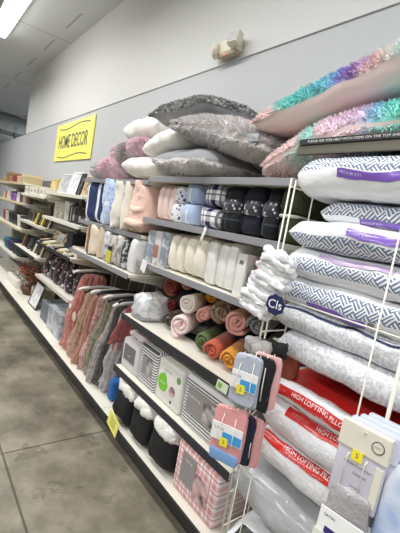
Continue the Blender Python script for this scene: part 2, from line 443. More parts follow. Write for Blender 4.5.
# emergency light on the white wall
el = thing('emergency_light', 'cream emergency light with two lamp heads on the white wall', 'emergency light', (-2.13, .55, 2.705)); el.scale = (.85, .9, .85)
m_cream = flat('lamp_cream', (226, 220, 200), .45)
bm = bmesh.new(); vs = bbox(bm, (0, -.035, .02), (.22, .07, .11), .012, 2)
bobj('housing', bm, m_cream, el)
bm = bmesh.new(); bbox(bm, (0, -.04, -.045), (.20, .055, .03), .008, 2); bobj('lower_cover', bm, flat('lamp_tan', (176, 158, 132), .5), el)
bm = bmesh.new(); lathe(bm, [(.03, -.02), (.056, -.012), (.062, .02), (.055, .032)], 20)
hd = bobj('lamp_head', bm, m_cream, el, True); hd.location = (-.135, -.06, .005); hd.rotation_euler = (PI/2, 0, -.9)
bm = bmesh.new(); lathe(bm, [(.052, .030), (.05, .036), (.03, .04)], 20); bobj('lens', bm, flat('lamp_lens', (240, 240, 236), .15), hd, True)
bm = bmesh.new(); bbox(bm, (0, 0, 0), (.105, .06, .105), .012, 2)
hd = bobj('lamp_head', bm, m_cream, el); hd.location = (.105, -.085, .03); hd.rotation_euler = (-.25, 0, .12)
bm = bmesh.new(); bbox(bm, (0, -.031, 0), (.092, .006, .092), .004); p = bobj('lens', bm, flat('lamp_lens', (240, 240, 236), .15), hd)
bm = bmesh.new()
for i in range(5):
    for k in range(4): bbox(bm, (-.034+.017*i, -.0355, -.030+.020*k), (.008, .003, .008))
bobj('led_grid', bm, flat('lens_purple', (150, 140, 168), .3), hd)
b = NB('red_led'); b.fin((.9, .05, .03), .4, Emission_Color=(1, .12, .08, 1), Emission_Strength=3)
bm = bmesh.new(); lathe(bm, [(.006, 0), (.006, .004), (.002, .007)], 10); o = bobj('indicator_lamp', bm, b.m, el, True); o.location = (-.03, -.068, -.045); o.rotation_euler = (PI/2, 0, 0)

# ================================================================= cushions on top
m_sticker = flat('sticker_yellow', (245, 228, 60), .5)
m_white = flat('paper_white', (240, 240, 238), .5)
def furmat(name, rgb, dark=.62, scale=16):
    if name not in MATS:
        b = NB(name); c = lin(rgb)
        cc = b.mix(b.noise(scale, 4), tuple(v*dark for v in c), c)
        MATS[name] = b.fin(cc, .95, Sheen_Weight=.4)
    return MATS[name]
m_gfur = furmat('fur_grey', (232, 228, 227), .82); m_wfur = furmat('fur_white', (250, 247, 243), .92)
m_pfur = furmat('fur_pink', (252, 224, 234), .92); m_dgfur = furmat('fur_taupe', (212, 204, 202), .8)
m_gvel = cloth('velvet_grey', (150, 151, 155), .08, 12, .15)
m_wvel = cloth('velvet_white', (244, 242, 236), .03, 9, .3)
b = NB('fur_tie_dye'); ox = b.xyz(b.tc.outputs['Object'])
s = b.math('ADD', b.math('MULTIPLY', ox[0], 1.35), b.math('ADD', .47, b.math('MULTIPLY', b.math('SUBTRACT', b.noise(5, 2), .5), .5)))
c = b.ramp(s, [(.0, lin((252, 230, 228))), (.12, lin((150, 230, 222))), (.30, lin((144, 224, 222))), (.42, lin((164, 174, 236))), (.54, lin((180, 146, 204))), (.66, lin((250, 226, 222))), (.78, lin((236, 240, 236))), (.9, lin((130, 230, 214)))])
m_tie = b.fin(c, .9, Sheen_Weight=.3)
b = NB('fur_tie_dye_pale'); ox = b.xyz(b.tc.outputs['Object'])
s = b.math('ADD', b.math('MULTIPLY', ox[0], 1.3), b.math('ADD', .5, b.math('MULTIPLY', b.math('SUBTRACT', b.noise(4, 2), .5), .6)))
c = b.ramp(s, [(.0, lin((253, 232, 230))), (.16, lin((176, 234, 228))), (.3, lin((252, 230, 232))), (.42, lin((226, 210, 236))), (.52, lin((166, 212, 232))), (.64, lin((146, 228, 214))), (.8, lin((150, 220, 205))), (.92, lin((240, 214, 212)))])
m_tie2 = b.fin(c, .9, Sheen_Weight=.3)
m_satin = cloth('satin_blush', (250, 228, 224), .05, 4, .12, .5, 20, .1)
b = NB('fur_ruched'); ox = b.xyz(b.tc.outputs['Object'])
vv = b.voro(26); c = b.mix(b.math('GREATER_THAN', vv, .42), lin((204, 204, 202)), lin((164, 165, 164)))
b.bump(vv, .8, .02); m_ruch = b.fin(c, .9)

def cushion(label, loc, rot, W, H, T, top, bot, fur_top=None, fur_bot=None, n=4200, L=.028, seed=0, group='cushions piled on the top shelf', c=-.05, wr=.008, a=.5, wid=.0055, p=2.5, **kw):
    t = thing('cushion', label, 'cushion', loc, rot, group)
    cu = Cushion(W, H, T, c=c, a=a, wr=wr, seed=seed, p=p, **kw)
    f = cu.half('front_cover', 1, top, t); bk = cu.half('back_cover', -1, bot, t)
    if fur_top: fur(cu, 'pile', fur_top, f, n, L, (1,), seed=seed, wid=wid)
    if fur_bot: fur(cu, 'pile', fur_bot, bk, n, L, (-1,), seed=seed+50, wid=wid)
    return t
R = math.radians
ZT = 1.75
cushion('plain white cushion resting on the top shelf under the white and grey cushions', (-2.42, .27, ZT+.002), (0, 0, R(8)), .46, .40, .15, m_wvel, m_wvel, None, None, 0, 0, 3, c=.22, wr=.008, p=3.6)
cushion('grey faux fur cushion lying flat on the top shelf, lowest grey one', (-1.84, .27, ZT+.005), (0, R(3), R(-6)), .62, .44, .18, m_gvel, m_gfur, None, m_gfur, 9000, .024, 4)
cushion('white cushion in the middle of the pile with its corner pointing left', (-2.14, .28, ZT+.150), (R(2), R(-9), R(-4)), .52, .42, .16, m_wvel, m_wvel, None, None, 0, 0, 5, c=.22, wr=.008, p=3.6)
cushion('large shaggy grey cushion with a small tag, sagging off the pile to the right', (-1.58, .28, ZT+.165), (R(3), R(14), R(6)), .68, .44, .16, m_gfur, m_gfur, m_gfur, m_gfur, 11000, .028, 6, sag=.03)
cushion('plump white cushion at the top left of the grey pile', (-2.62, .33, ZT+.27), (R(-4), R(-4), R(5)), .48, .40, .19, m_wvel, m_wvel, None, None, 0, 0, 7, c=.22, wr=.008, p=3.6)
cushion('topmost grey cushion with ruched fur on top and a smooth velvet underside', (-1.99, .30, ZT+.325), (R(7), R(-2), R(4)), .54, .44, .18, m_ruch, m_gvel, m_ruch, None, 4200, .020, 8, wid=.016)
def ball(label, loc, r, L, mat, fm, seed, rot=(0, 0, 0)):
    cushion(label, loc, rot, L, r*2, r*1.9, mat, mat, fm, fm, 5000, .018, seed, 'fluffy bolster cushions at the end of the pile', .35, .006, .5)
ball('grey fluffy bolster farthest left on the top shelf', (-3.22, .27, 1.722), .095, .36, m_gfur, m_gfur, 11, (0, 0, R(80)))
ball('pink fluffy bolster lowest and leftmost, overhanging the blue pillows', (-2.98, .25, 1.73), .095, .40, m_pfur, m_pfur, 12, (0, 0, R(75)))
ball('pink fluffy bolster lying above the lower pink one', (-2.99, .33, 1.885), .08, .36, m_pfur, m_pfur, 13, (0, 0, R(78)))
ball('taupe fluffy bolster between the pink bolsters and the white cushion', (-2.745, .24, 1.84), .10, .30, m_dgfur, m_dgfur, 14, (0, 0, R(70)))
ball('small pink bolster squeezed between the taupe bolster and white cushion', (-2.50, .20, 1.90), .07, .28, m_pfur, m_pfur, 15, (0, 0, R(80)))
tg = box('cloth_tag', (-1.275, .072, 1.925), (.075, .003, .035), flat('tag_grey', (176, 184, 190), .5), None, .001, rot=(0, R(4), 0))
tag(tg, 'small pale grey tag on the edge of the shaggy grey cushion', 'tag')
cushion('lower tie-dye fur cushion with aqua and pink pile sloping onto the blanket shelf', (-.74, .31, 1.872), (R(5), R(-4), R(3)), 1.0, .44, .165, m_tie2, m_satin, m_tie2, m_tie2, 11000, .022, 21, 'tie-dye fur cushions above the bagged pillows', sag=.13, c=.15, p=4)
cushion('upper tie-dye fur cushion showing its blush satin underside', (-.85, .295, 2.045), (R(9), R(-14), R(2)), .94, .44, .15, m_tie, m_satin, m_tie, None, 11000, .026, 22, 'tie-dye fur cushions above the bagged pillows', c=.15, p=4)

# ================================================================= bagged pillows, nearest bay
def hatch_mat(name, lo, hi, base=(238, 240, 243), ink=(62, 88, 130)):
    """basket-weave hatch printed between two arc heights of the bag, clear film over it"""
    b = NB(name); uv = b.xyz(b.tc.outputs['UV']); u, v = uv[0], uv[1]
    cu = b.math('FLOOR', b.math('DIVIDE', b.math('ADD', u, v), .045)); cv = b.math('FLOOR', b.math('DIVIDE', b.math('SUBTRACT', u, v), .045))
    par = b.math('PINGPONG', b.math('ADD', cu, cv), 1)
    l1 = b.math('FRACT', b.math('DIVIDE', b.math('ADD', u, v), .015)); l2 = b.math('FRACT', b.math('DIVIDE', b.math('SUBTRACT', u, v), .015))
    l = b.math('ADD', b.math('MULTIPLY', l1, par), b.math('MULTIPLY', l2, b.math('SUBTRACT', 1, par)))
    ln = b.math('GREATER_THAN', l, .5)
    inb = b.math('MULTIPLY', b.math('GREATER_THAN', v, lo), b.math('LESS_THAN', v, hi))
    c = b.mix(b.math('MULTIPLY', b.math('MULTIPLY', ln, inb), .9), lin(base), lin(ink))
    n1 = b.noise(10, 5); b.bump(n1, .45, .02)
    return b.fin(c, .55, Coat_Weight=.6, Coat_Roughness=.15)
m_purple = flat('label_purple', (128, 92, 190), .3, Coat_Weight=.4)
m_red = flat('label_red', (206, 34, 34), .3, Coat_Weight=.5, Coat_Roughness=.15)
m_lav = flat('print_lavender', (222, 214, 240), .5)
m_wtxt = flat('print_white', (250, 245, 244), .5)
PX, PY = -.525, .225
def bag_pillow(label, z, T, mat, dx=0, dy=0, rot=0, seed=0, W=.70, H=.49, group='bagged pillows in the nearest bay', a=.5, wr=.010):
    cu = Cushion(W, H, T, c=.07, a=a, p=10.0, wr=wr, seed=seed, ws=7, pu=18)
    o = cu.whole('bagged_pillow', mat); o.location = (PX+dx, PY+dy, z); o.rotation_euler = (0, 0, R(rot))
    tag(o, label, 'pillow', group); return cu, o
def bar(cu, o, x0, x1, t0, t1, mat, txts=()):
    p = cu.band('label_band', x0, x1, t0, t1, mat, o)
    for body, size, x, t, m, wd in txts: cu.print('printed_text', body, size, x, t, m, p, wd)
    return p
hA = hatch_mat('bag_hatch_upper', .020, .30); hB = hatch_mat('bag_hatch_lower', -.12, -.002); hC = hatch_mat('bag_hatch_low', -.026, .018)
cu, o = bag_pillow('topmost blue hatched bagged pillow, thick white lower half, purple label', 1.662, .142, hA, -.035, -.02, 0, 31)
bar(cu, o, -.17, .30, -.014, .014, m_purple, [('MEDIUM SOFT', .011, -.16, .0, m_lav, .075)])
cu, o = bag_pillow('second blue hatched bagged pillow from the top, set back', 1.578, .084, hatch_mat('bag_hatch_b', -.012, .2), .06, .03, 0, 32)
bar(cu, o, -.19, .30, -.034, -.012, m_purple, [('MEDIUM SOFT', .011, -.18, -.023, m_lav, .075)])
cu, o = bag_pillow('third bagged pillow from the top with a rounded hatched lower edge', 1.480, .104, hB, -.005, -.03, 0, 33)
bar(cu, o, -.12, .30, .006, .034, m_purple, [('MEDIUM SOFT', .011, -.11, .020, m_lav, .08)])
cu, o = bag_pillow('fourth bagged pillow from the top, white with faint lilac label and hatched front', 1.372, .112, hC, .0, -.02, -1, 34)
bar(cu, o, -.22, .05, .024, .044, flat('label_lilac', (205, 180, 226), .3, Coat_Weight=.4), [('MEDIUM SOFT', .011, -.21, .034, m_white, .09)])
cu, o = bag_pillow('fifth bagged pillow from the top, blue hatched with purple strip along its bottom', 1.262, .114, hatch_mat('bag_hatch_c', -.020, .040), .0, -.02, -1, 35)
bar(cu, o, -.235, .00, -.046, -.022, m_purple)
box('barcode', (0, 0, 0), (.02, .001, .014), m_ink, o).location = (.02, -.245, .032)
# grey scroll print pillows
b = NB('bag_scroll'); uv = b.tc.outputs['UV']
w_ = b.n.new('ShaderNodeTexNoise'); w_.inputs['Scale'].default_value = 9; b.l.new(uv, w_.inputs['Vector'])
vm = b.n.new('ShaderNodeVectorMath'); vm.operation = 'MULTIPLY_ADD'; b.l.new(w_.outputs['Color'], vm.inputs[0]); vm.inputs[1].default_value = (.06, .06, .06); b.l.new(uv, vm.inputs[2])
d = b.voro(42, 'F1', vm.outputs[0]); ring = b.math('PINGPONG', b.math('MULTIPLY', d, 2.0), .5)
c = b.mix(b.math('MULTIPLY', b.math('GREATER_THAN', ring, .27), .8), lin((234, 236, 240)), lin((202, 205, 210)))
b.bump(b.noise(11, 5), .5, .02); m_scroll = b.fin(c, .5, Coat_Weight=.6, Coat_Roughness=.15)
m_navy_l = flat('piping_navy', (32, 38, 84), .5)
cu, o = bag_pillow('grey scroll-patterned bagged pillow with navy edge line', 1.176, .098, m_scroll, .0, -.02, -1, 36)
cu.band('edge_line', -.33, .30, .032, .040, m_navy_l, o)
cu, o = bag_pillow('lower grey scroll-patterned bagged pillow sagging at its front', 1.074, .110, m_scroll, .03, -.025, -1, 37)
m_bagw = plastic('bag_white', (234, 235, 238))
def red_pillow(label, z, T, dx, x0, seed, top=False):
    cu, o = bag_pillow(label, z, T, m_bagw, dx, -.01, -1, seed, group='red-labelled bagged pillows')
    bar(cu, o, x0, .33, .033 if not top else -.010, .068 if not top else .026, m_red,
        [('HIGH LOFTING PILLOW', .021, x0+.125, .054 if not top else .012, m_wtxt, .23), ('COMFORT LOFT', .012, x0+.02, .051 if not top else .009, flat('print_pale_red', (236, 150, 140), .5), .075), ('SOFT AND PLUSH SUPPORT', .010, x0+.115, .038 if not top else -.005, flat('print_pale_red', (236, 150, 140), .5), .18)])
    return cu, o
cu, o = red_pillow('bagged pillow with a big red panel on top and red front label, topmost red one', .915, .085, .0, -.325, 41, True)
p = cu.band('top_panel', -.29, .33, .062, .40, flat('panel_red', (222, 36, 34), .35, Coat_Weight=.6, Coat_Roughness=.12), o, .003, 30, 16)
cu.print('printed_text', 'COMFORT LOFT', .05, -.10, .13, flat('print_dull_red', (214, 80, 70), .4), p, .34, .006)
cu, o = red_pillow('middle red-labelled bagged pillow, its label starting farther right', .778, .140, .01, -.235, 42)
cu, o = red_pillow('lowest red-labelled bagged pillow just above the dark gap', .648, .138, .0, -.325, 43)
# silver bag and the pack below it
m_sil = plastic('bag_silver', (172, 173, 176), .16, 7, .6)
cu = Cushion(.80, .52, .215, c=.14, a=.5, p=3, wr=.014, seed=51, pu=12)
o = cu.whole('bagged_comforter', m_sil); o.location = (-.55, .20, .418); tag(o, 'big silvery plastic-bagged comforter at the bottom of the nearest bay', 'bedding')
cu = Cushion(.74, .48, .262, c=.1, a=.5, p=5, wr=.010, seed=52)
o = cu.whole('bagged_comforter', m_bagw); o.location = (-.53, .16, .150); tag(o, 'white bagged comforter with black label on the floor shelf', 'bedding')
p = cu.band('label_band', -.32, .05, .04, .14, flat('label_black', (20, 20, 22), .3), o); cu.print('printed_text', 'COMFORTER', .022, -.29, .105, m_wtxt, p, .13)

# wire fence in front of the bay
m_wire = flat('wire_white', (236, 232, 220), .35)
wf = thing('wire_fence', 'white wire fence dividing the bagged pillows from the blankets', 'wire rack', (-.90, -.04, .14))
def wire(pts, r=.0028, name='wire'):
    bm = bmesh.new(); tube(bm, [(p[0]+.90, p[1]+.04, p[2]-.14) for p in pts], r, 6); bobj(name, bm, m_wire, wf, True)
for y, z0, z1 in ((-.045, .14, 1.72), (-.018, .14, 1.72), (.10, .14, 1.70)): wire([(-.905, y, z0), (-.905, y, z1)], .0034 if y < 0 else .0026)
for z in (1.69, 1.14, .92, .62, .47, .32, .2): wire([(-.905, -.045, z), (-.905, .10, z)])
wire([(-.905, -.062, 1.292), (-.02, -.062, 1.292)])
wire([(-.905, -.062, .22), (-.70, -.062, .22)])
for x, r in ((-.475, .0028), (-.395, .0062)): wire([(x, -.068, .14), (x, -.068, 1.60)], r)
for x in (-.86, -.80): wire([(x, -.062, .16), (x, -.062, .62)], .0022)
wire([(-.905, -.062, .62), (-.78, -.062, .62)])

# shag throw hung on the fence, navy round label
V = []; F = []
for k in range(11): slab(V, F, (.008*math.sin(k*2.4), .006*math.sin(k*1.9), .012+.0210*k), (.146-.003*abs(k-5), .07, .032), .55, .012, 60+k, 12, 20, freq=34)
o = obj('shag_throw', V, F, cloth('shag_white', (232, 232, 234), .05, 30, .5, .9, 60), None, True); o.location = (-.893, -.115, 1.222); o.rotation_euler = (0, R(16), R(12))
tag(o, 'white ruffled shag throw bundled on the wire fence', 'throw blanket')
bm = bmesh.new(); lathe(bm, [(.034, 0), (.036, .002), (.034, .004)], 24)
for v in bm.verts:
    a = math.atan2(v.co.y, v.co.x); k = 1+.07*math.sin(8*a); v.co.x *= k; v.co.y *= k
o = bobj('round_tag', bm, m_navy_l, None); o.location = (-.79, -.135, 1.278); o.rotation_euler = (PI/2, 0, R(10)); tag(o, 'navy scalloped round tag with white lettering beside the shag throw', 'tag')
text('printed_text', 'Cls', .042, m_wtxt, o, (0, 0, .0046), (0, 0, 0))
def ptag(label, loc, s=.028, rz=0, txt='5'):
    o = box('price_tag', (0, 0, 0), (s*1.25, .0015, s), m_sticker, None); o.location = loc; o.rotation_euler = (0, 0, rz)
    tag(o, label, 'price tag'); text('printed_text', txt, s*.6, m_ink, o, (0, -.0012, 0))
ptag('small yellow price tag on the wire between grey and red pillows', (-.795, -.07, 1.115)); ptag('small yellow price tag beside the lowest red-labelled pillow', (-.80, -.07, .735))

# hanging fabric packs on a hook
m_blue_l = flat('label_blue', (70, 160, 220), .4)
def fpack(label, x, y, z, rgb, rz, w=.145, h=.20, front=True):
    t = thing('fabric_pack', label, 'fabric pack', (x, y, z), (0, 0, R(rz)), 'fabric packs hanging on wire hooks')
    mm = cloth('pack_%d_%d_%d' % rgb, rgb, .05, 20, .25)
    V = []; F = []
    slab(V, F, (0, 0, h/2), (w, .022, h), .2, .006, int(x*100), 12, 16, freq=14); slab(V, F, (.004, .008, h/2-.008), (w*.97, .018, h*.97), .2, .007, int(x*90), 12, 16, freq=14)
    obj('folded_cloth', V, F, mm, t, True)
    if front:
        c = box('label_band', (0, -.0165, h*.50), (w*.985, .003, .066), m_white, t, .001)
        box('blue_panel', (w*.18, -.0185, h*.50-.012), (w*.6, .001, .034), m_blue_l, c)
        text('printed_text', '2 PACK', .012, m_ink, c, (-.03, -.0185, h*.50+.012))
        box('price_sticker', (-.005, -.0195, h*.33), (.030, .001, .032), m_sticker, t)
        text('printed_text', '3', .02, m_ink, t, (-.005, -.0205, h*.33))
    bm = bmesh.new(); tube(bm, [(0, .105, h-.004), (0, -.012, h-.004), (0, -.020, h+.006)], .002, 6); tube(bm, [(-.03, -.026, h*.22), (-.028, -.027, h*.5), (-.02, .0, h+.008)], .0018, 6); tube(bm, [(.03, -.026, h*.22), (.028, -.027, h*.5), (.02, .0, h+.008)], .0018, 6)
    bobj('wire_hook', bm, m_wire, t, True)
    return t
RZ = 24
fpack('light grey folded cloth pack with blue strip, upper front one on the hook', -.83, -.165, .905, (178, 184, 198), RZ, .098, .18)
t = fpack('pink folded cloth pack with blue strip, lower front one on the hook', -.862, -.165, .685, (226, 158, 156), RZ, .122, .19)
V = []; F = []; slab(V, F, (0, .004, .004), (.116, .036, .045), .25, .004, 77); obj('blue_hem', V, F, cloth('hem_blue', (120, 165, 215), .05, 20, .25), t, True)
fpack('black folded cloth pack behind the upper light grey one', -.803, -.135, .905, (24, 24, 30), RZ, .096, .185, False)
fpack('pale pink folded cloth pack behind the upper black one', -.797, -.108, .905, (232, 180, 178), RZ, .10, .19, False)
fpack('navy folded cloth pack behind the lower pink one', -.842, -.135, .68, (26, 30, 54), RZ, .115, .18, False)
fpack('rose folded cloth pack behind the lower navy one', -.824, -.108, .675, (222, 160, 160), RZ, .108, .18, False)
V = []; F = []
for k in range(4): slab(V, F, (-.03+.022*k, .01*math.sin(k*3), .03+.01*(k % 2)), (.05, .05, .06), .7, .008, 70+k, freq=20)
o = obj('knit_slipper', V, F, cloth('knit_grey', (176, 172, 170), .2, 20, .5), None, True); o.location = (-.862, -.10, 1.065); tag(o, 'grey fuzzy knit bundle above the light grey pack', 'fabric bundle')
V = []; F = []
slab(V, F, (0, 0, .025), (.10, .05, .045), .4, .014, 75, freq=30); o = obj('fabric_pack', V, F, cloth('knit_black', (22, 22, 26), .1, 20, .3), None, True); o.location = (-.805, -.07, 1.085); tag(o, 'black cloth bundle just above the upper packs on the hook', 'fabric bundle')
V = []; F = []
slab(V, F, (0, 0, .06), (.12, .05, .12), .5, .006, 76); o = obj('fabric_pack', V, F, cloth('cloth_rust', (150, 78, 58), .12, 20, .3), None, True); o.location = (-.82, .02, .99); tag(o, 'rust brown cloth bundle behind the wires beside the mustard roll', 'fabric bundle')

# pillow protectors in clear vinyl on hooks
m_vinyl = flat('vinyl_edge', (206, 210, 226), .2, Coat_Weight=.5); m_card = flat('card_cream', (224, 219, 204), .5); m_lil = flat('sheet_lilac', (206, 203, 216), .45)
def protector(label, i):
    t = thing('pillow_protector', label, 'bedding pack', (-.398+.012*i, -.165+.020*i, .855+.006*i), (R(-3), 0, R(5)), 'pillow protector packs on hooks')
    w, h = .125, .205
    bm = bmesh.new(); bbox(bm, (0, 0, h/2), (w, .016, h), .005, 2); bobj('vinyl_sleeve', bm, m_lil if i == 0 else m_vinyl, t, True)
    c = box('header_card', (0, -.0015, h-.034), (w+.004, .021, .070), m_card if i == 0 else m_vinyl, t, .003)
    if i == 0:
        box('side_edge', (w/2-.012, -.0088, h/2-.03), (.018, .003, h-.1), m_card, t, .001)
        bm = bmesh.new(); lathe(bm, [(.016, 0), (.016, .001)], 24); s_ = bobj('seal', bm, m_ink, c); s_.location = (.036, -.0122, h-.032); s_.rotation_euler = (PI/2, 0, 0)
        bm = bmesh.new(); lathe(bm, [(.013, 0), (.013, .0012)], 24); s2 = bobj('seal_face', bm, m_card, c); s2.location = (.036, -.0126, h-.032); s2.rotation_euler = (PI/2, 0, 0)
        text('printed_text', 'SOFT', .008, m_ink, c, (.036, -.0146, h-.032))
        text('printed_text', 'Pillow Protector', .011, m_ink, t, (.0, -.0086, .100)); text('printed_text', 'Zippered', .010, m_ink, t, (.008, -.0086, .080)); text('printed_text', 'Standard', .008, m_ink, t, (.004, -.0086, .045))
        for dx in (-.030, .016):
            bm = bmesh.new(); tube(bm, [(dx, -.014, .02), (dx, -.014, .115), (dx+.004, -.014, .128)], .0018, 6); bobj('wire_hook', bm, m_wire, t, True)
        bm = bmesh.new(); tube(bm, [(0, .105, h-.012), (0, -.016, h-.012), (0, -.022, h-.004)], .002, 6); bobj('wire_hook', bm, m_wire, t, True)
        s_ = box('price_sticker', (-.006, -.016, .128), (.028, .001, .028), m_sticker, t); text('printed_text', '5', .018, m_ink, t, (-.006, -.017, .128))
    return t
for i, lab in enumerate(('cream-headed pillow protector pack, front of its hook, with price sticker', 'clear vinyl pack directly behind the cream-headed protector', 'third clear vinyl pack back on the protector hook', 'rearmost clear vinyl pack on the protector hook')): protector(lab, i)
m_sgrey = plastic('pouch_grey', (158, 156, 158), .14, 8, .6)
def pouch(label, x, y, z, first):
    t = thing('fabric_pouch', label, 'bedding pack', (x, y, z), (R(-4), 0, R(8)), 'grey satin packs at the bottom right')
    V = []; F = []; slab(V, F, (.004, 0, .085), (.105, .032, .17), .3, .009, int(x*70), freq=16); obj('satin_bag', V, F, m_sgrey, t, True)
    c = box('header_card', (0, -.023, .066), (.112, .003, .070), m_white, t, .001)
    box('purple_band', (.010, -.0252, .044), (.090, .001, .022), flat('band_indigo', (52, 44, 118), .4), c)
    bm = bmesh.new(); tube(bm, [(0, .13 if first else .08, .158), (0, -.020, .158), (0, -.026, .166)], .002, 6); bobj('wire_hook', bm, m_wire, t, True)
    if first:
        text('printed_text', 'SATIN', .011, m_navy_l, c, (-.028, -.0253, .083))
        bm = bmesh.new(); lathe(bm, [(.008, 0), (.008, .001)], 16); s_ = bobj('round_mark', bm, m_navy_l, c); s_.location = (.042, -.0248, .080); s_.rotation_euler = (PI/2, 0, 0)
        box('tag_holder', (-.025, -.028, .022), (.07, .002, .032), flat('holder_clear', (226, 226, 214), .2), t)
        box('price_sticker', (-.014, -.0295, .022), (.027, .001, .027), m_sticker, t); text('printed_text', '5', .02, m_ink, t, (-.014, -.0305, .022))
    return t
pouch('grey satin pack with white card and yellow price, frontmost at the bottom', -.395, -.185, .725, True); pouch('second grey satin pack half hidden behind the front one', -.362, -.135, .715, False)
# blue and white bag at the right edge
b = NB('bag_blue_white'); c = b.mix(b.ramp(b.noise(6, 2), [(.52, (0, 0, 0)), (.72, (1, 1, 1))]), lin((226, 232, 242)), lin((150, 180, 226)))
b.bump(b.noise(9, 5), .5, .02); m_bbag = b.fin(c, .4, Coat_Weight=.7, Coat_Roughness=.15)
V = []; F = []; slab(V, F, (0, 0, .2), (.34, .10, .42), .4, .012, 81, freq=9)
o = obj('bagged_bedding', V, F, m_bbag, None, True); o.location = (-.175, -.115, .62); tag(o, 'pale blue and white bedding bag with turquoise rings at the right edge', 'bedding')
bm = bmesh.new()
for dx in (-.115, -.075, -.035):
    tube(bm, [(dx+.017*math.cos(a), -.058, .08-.2*dx*0+.017*math.sin(a)) for a in [2*PI*k/20 for k in range(21)]], .0035, 6)
bobj('ring_print', bm, flat('print_turquoise', (60, 150, 200), .4), o, True)

# ================================================================= blankets bay
def at(o, x, y, z, rz=0, rx=0, ry=0): o.location = (x, y, z); o.rotation_euler = (R(rx), R(ry), R(rz)); return o
m_blush = cloth('fleece_blush', (236, 212, 206), .06, 18, .4); m_cream = cloth('fleece_cream', (240, 234, 218), .05, 14, .35)
m_navyc = cloth('fleece_navy', (14, 17, 38), .15, 18, .4); m_blackc = cloth('fleece_black', (16, 16, 18), .1, 18, .4)
m_green = cloth('fleece_olive', (58, 66, 38), .12, 18, .45)
def spots(name, base, ink, scale, th, ink2=None):
    b = NB(name); f = b.voro(scale); c = b.mix(b.math('LESS_THAN', f, th), lin(base), lin(ink))
    if ink2: c = b.mix(b.math('GREATER_THAN', b.noise(scale*.6, 2), .62), c, lin(ink2))
    b.bump(b.noise(70, 3), .35, .01); return b.fin(c, .9, Sheen_Weight=.3)
m_snow = spots('fleece_snowflake', (176, 194, 226), (236, 238, 244), 16, .22)
m_sherpa = spots('sherpa_white_navy', (232, 232, 236), (74, 84, 120), 34, .3)
def plaid(name, base, ink, ink2, s, w1=.42, axes=(0, 2)):
    b = NB(name); o3 = b.xyz(b.tc.outputs['Object'])
    def band(i, per, w, ph=0): return b.math('LESS_THAN', b.math('FRACT', b.math('ADD', b.math('DIVIDE', o3[i], per), 10+ph)), w)
    h = b.math('ADD', band(axes[0], s, w1), band(axes[1], s, w1))
    c = b.mix(b.math('MULTIPLY', h, .5), lin(base), lin(ink))
    t = b.math('MAXIMUM', band(axes[0], s, .09, .3), band(axes[1], s, .09, .3))
    c = b.mix(b.math('MULTIPLY', t, .8), c, lin(ink2))
    b.bump(b.noise(70, 3), .3, .01); return b.fin(c, .9)
m_plaid = plaid('plaid_navy_white', (244, 244, 246), (24, 32, 88), (30, 34, 60), .092)
m_dplaid = plaid('plaid_dark', (12, 15, 28), (8, 18, 15), (60, 66, 80), .09)
m_film = spots('film_painted_glints', (44, 46, 58), (206, 208, 216), 46, .30); m_film.node_tree.nodes['Principled BSDF'].inputs['Roughness'].default_value = .15  # glints on the clear film painted as pale specks
GB = 'folded blankets on the upper blanket shelf'
Z = 1.4815
o = at(bundle('throw_blanket', .20, .30, .235, 3, m_blush, nzs=.006, r=.45, seed=1), -2.03, .285, Z); tag(o, 'blush pink folded blanket at the left end of the upper blanket shelf', 'throw blanket', GB)
def tied(label, x, y, z, w, d, h, mat, rib, seed, n=2, group=GB):
    t = thing('throw_blanket', label, 'throw blanket', (x, y, z), (0, 0, 0), group)
    bundle('folded_cloth', w, d, h, n, mat, t, 'z', .45, .008, seed)
    if rib:
        V = []; F = []; slab(V, F, (0, 0, h/2), (.022, d+.012, h*1.06), .5, .002, seed); obj('ribbon', V, F, rib, t, True)
    return t
m_rib = flat('ribbon_white', (238, 236, 230), .5)
tied('white and navy speckled sherpa blanket on the shelf, left of the snowflake stack', -1.885, .24, Z, .11, .26, .10, m_sherpa, None, 12, 1)
tied('pale blue snowflake blanket, lower one of its stack', -1.755, .26, Z, .15, .28, .115, m_snow, m_rib, 13, 1)
tied('pale blue snowflake blanket, upper one of its stack', -1.765, .27, Z+.122, .16, .28, .11, m_snow, m_rib, 14, 1)
tied('white and navy speckled sherpa blanket standing on the sherpa below it', -1.885, .26, Z+.115, .10, .26, .10, m_sherpa, None, 15, 1)
tied('navy and white buffalo plaid blanket, lower one of its stack', -1.575, .27, Z, .165, .30, .105, m_plaid, None, 16, 1)
t = tied('navy and white plaid blanket, upper one of its stack', -1.58, .275, Z+.118, .17, .30, .118, m_plaid, None, 17, 1)
bm = bmesh.new(); tube(bm, [(0, 0, 0), (.004, -.016, .004), (.006, -.024, -.01), (-.008, -.026, -.05), (-.018, -.024, -.085)], .011, 6)
for v in bm.verts: v.co.y = v.co.y*.35-.012
o = bobj('ribbon', bm, m_rib, None, True); o.location = (-1.505, .092, 1.478); tag(o, 'white ribbon tail hanging over the edge of the upper blanket shelf', 'ribbon')
for i, (x, w, lab) in enumerate(((-1.41, .15, 'dark plaid blanket in clear film right beside the navy and white plaid'), (-1.265, .13, 'dark navy blanket in clear film, middle of the three dark ones'), (-1.148, .10, 'dark blanket in clear film next to the olive green one'))):
    t = thing('throw_blanket', lab, 'throw blanket', (x, .285, Z), (0, 0, 0), GB)
    bundle('folded_cloth', w, .30, .225, 2, (m_dplaid, m_navyc, m_dplaid)[i], t, 'z', .4, .008, 20+i)
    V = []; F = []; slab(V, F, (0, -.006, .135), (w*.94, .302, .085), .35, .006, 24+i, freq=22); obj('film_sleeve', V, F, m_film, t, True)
t = thing('throw_blanket', 'olive green blanket with pale band at the right end of the upper blanket shelf', 'throw blanket', (-1.05, .285, Z), (0, 0, 0), GB)
bundle('folded_cloth', .105, .32, .242, 2, m_green, t, 'z', .5, .008, 30)
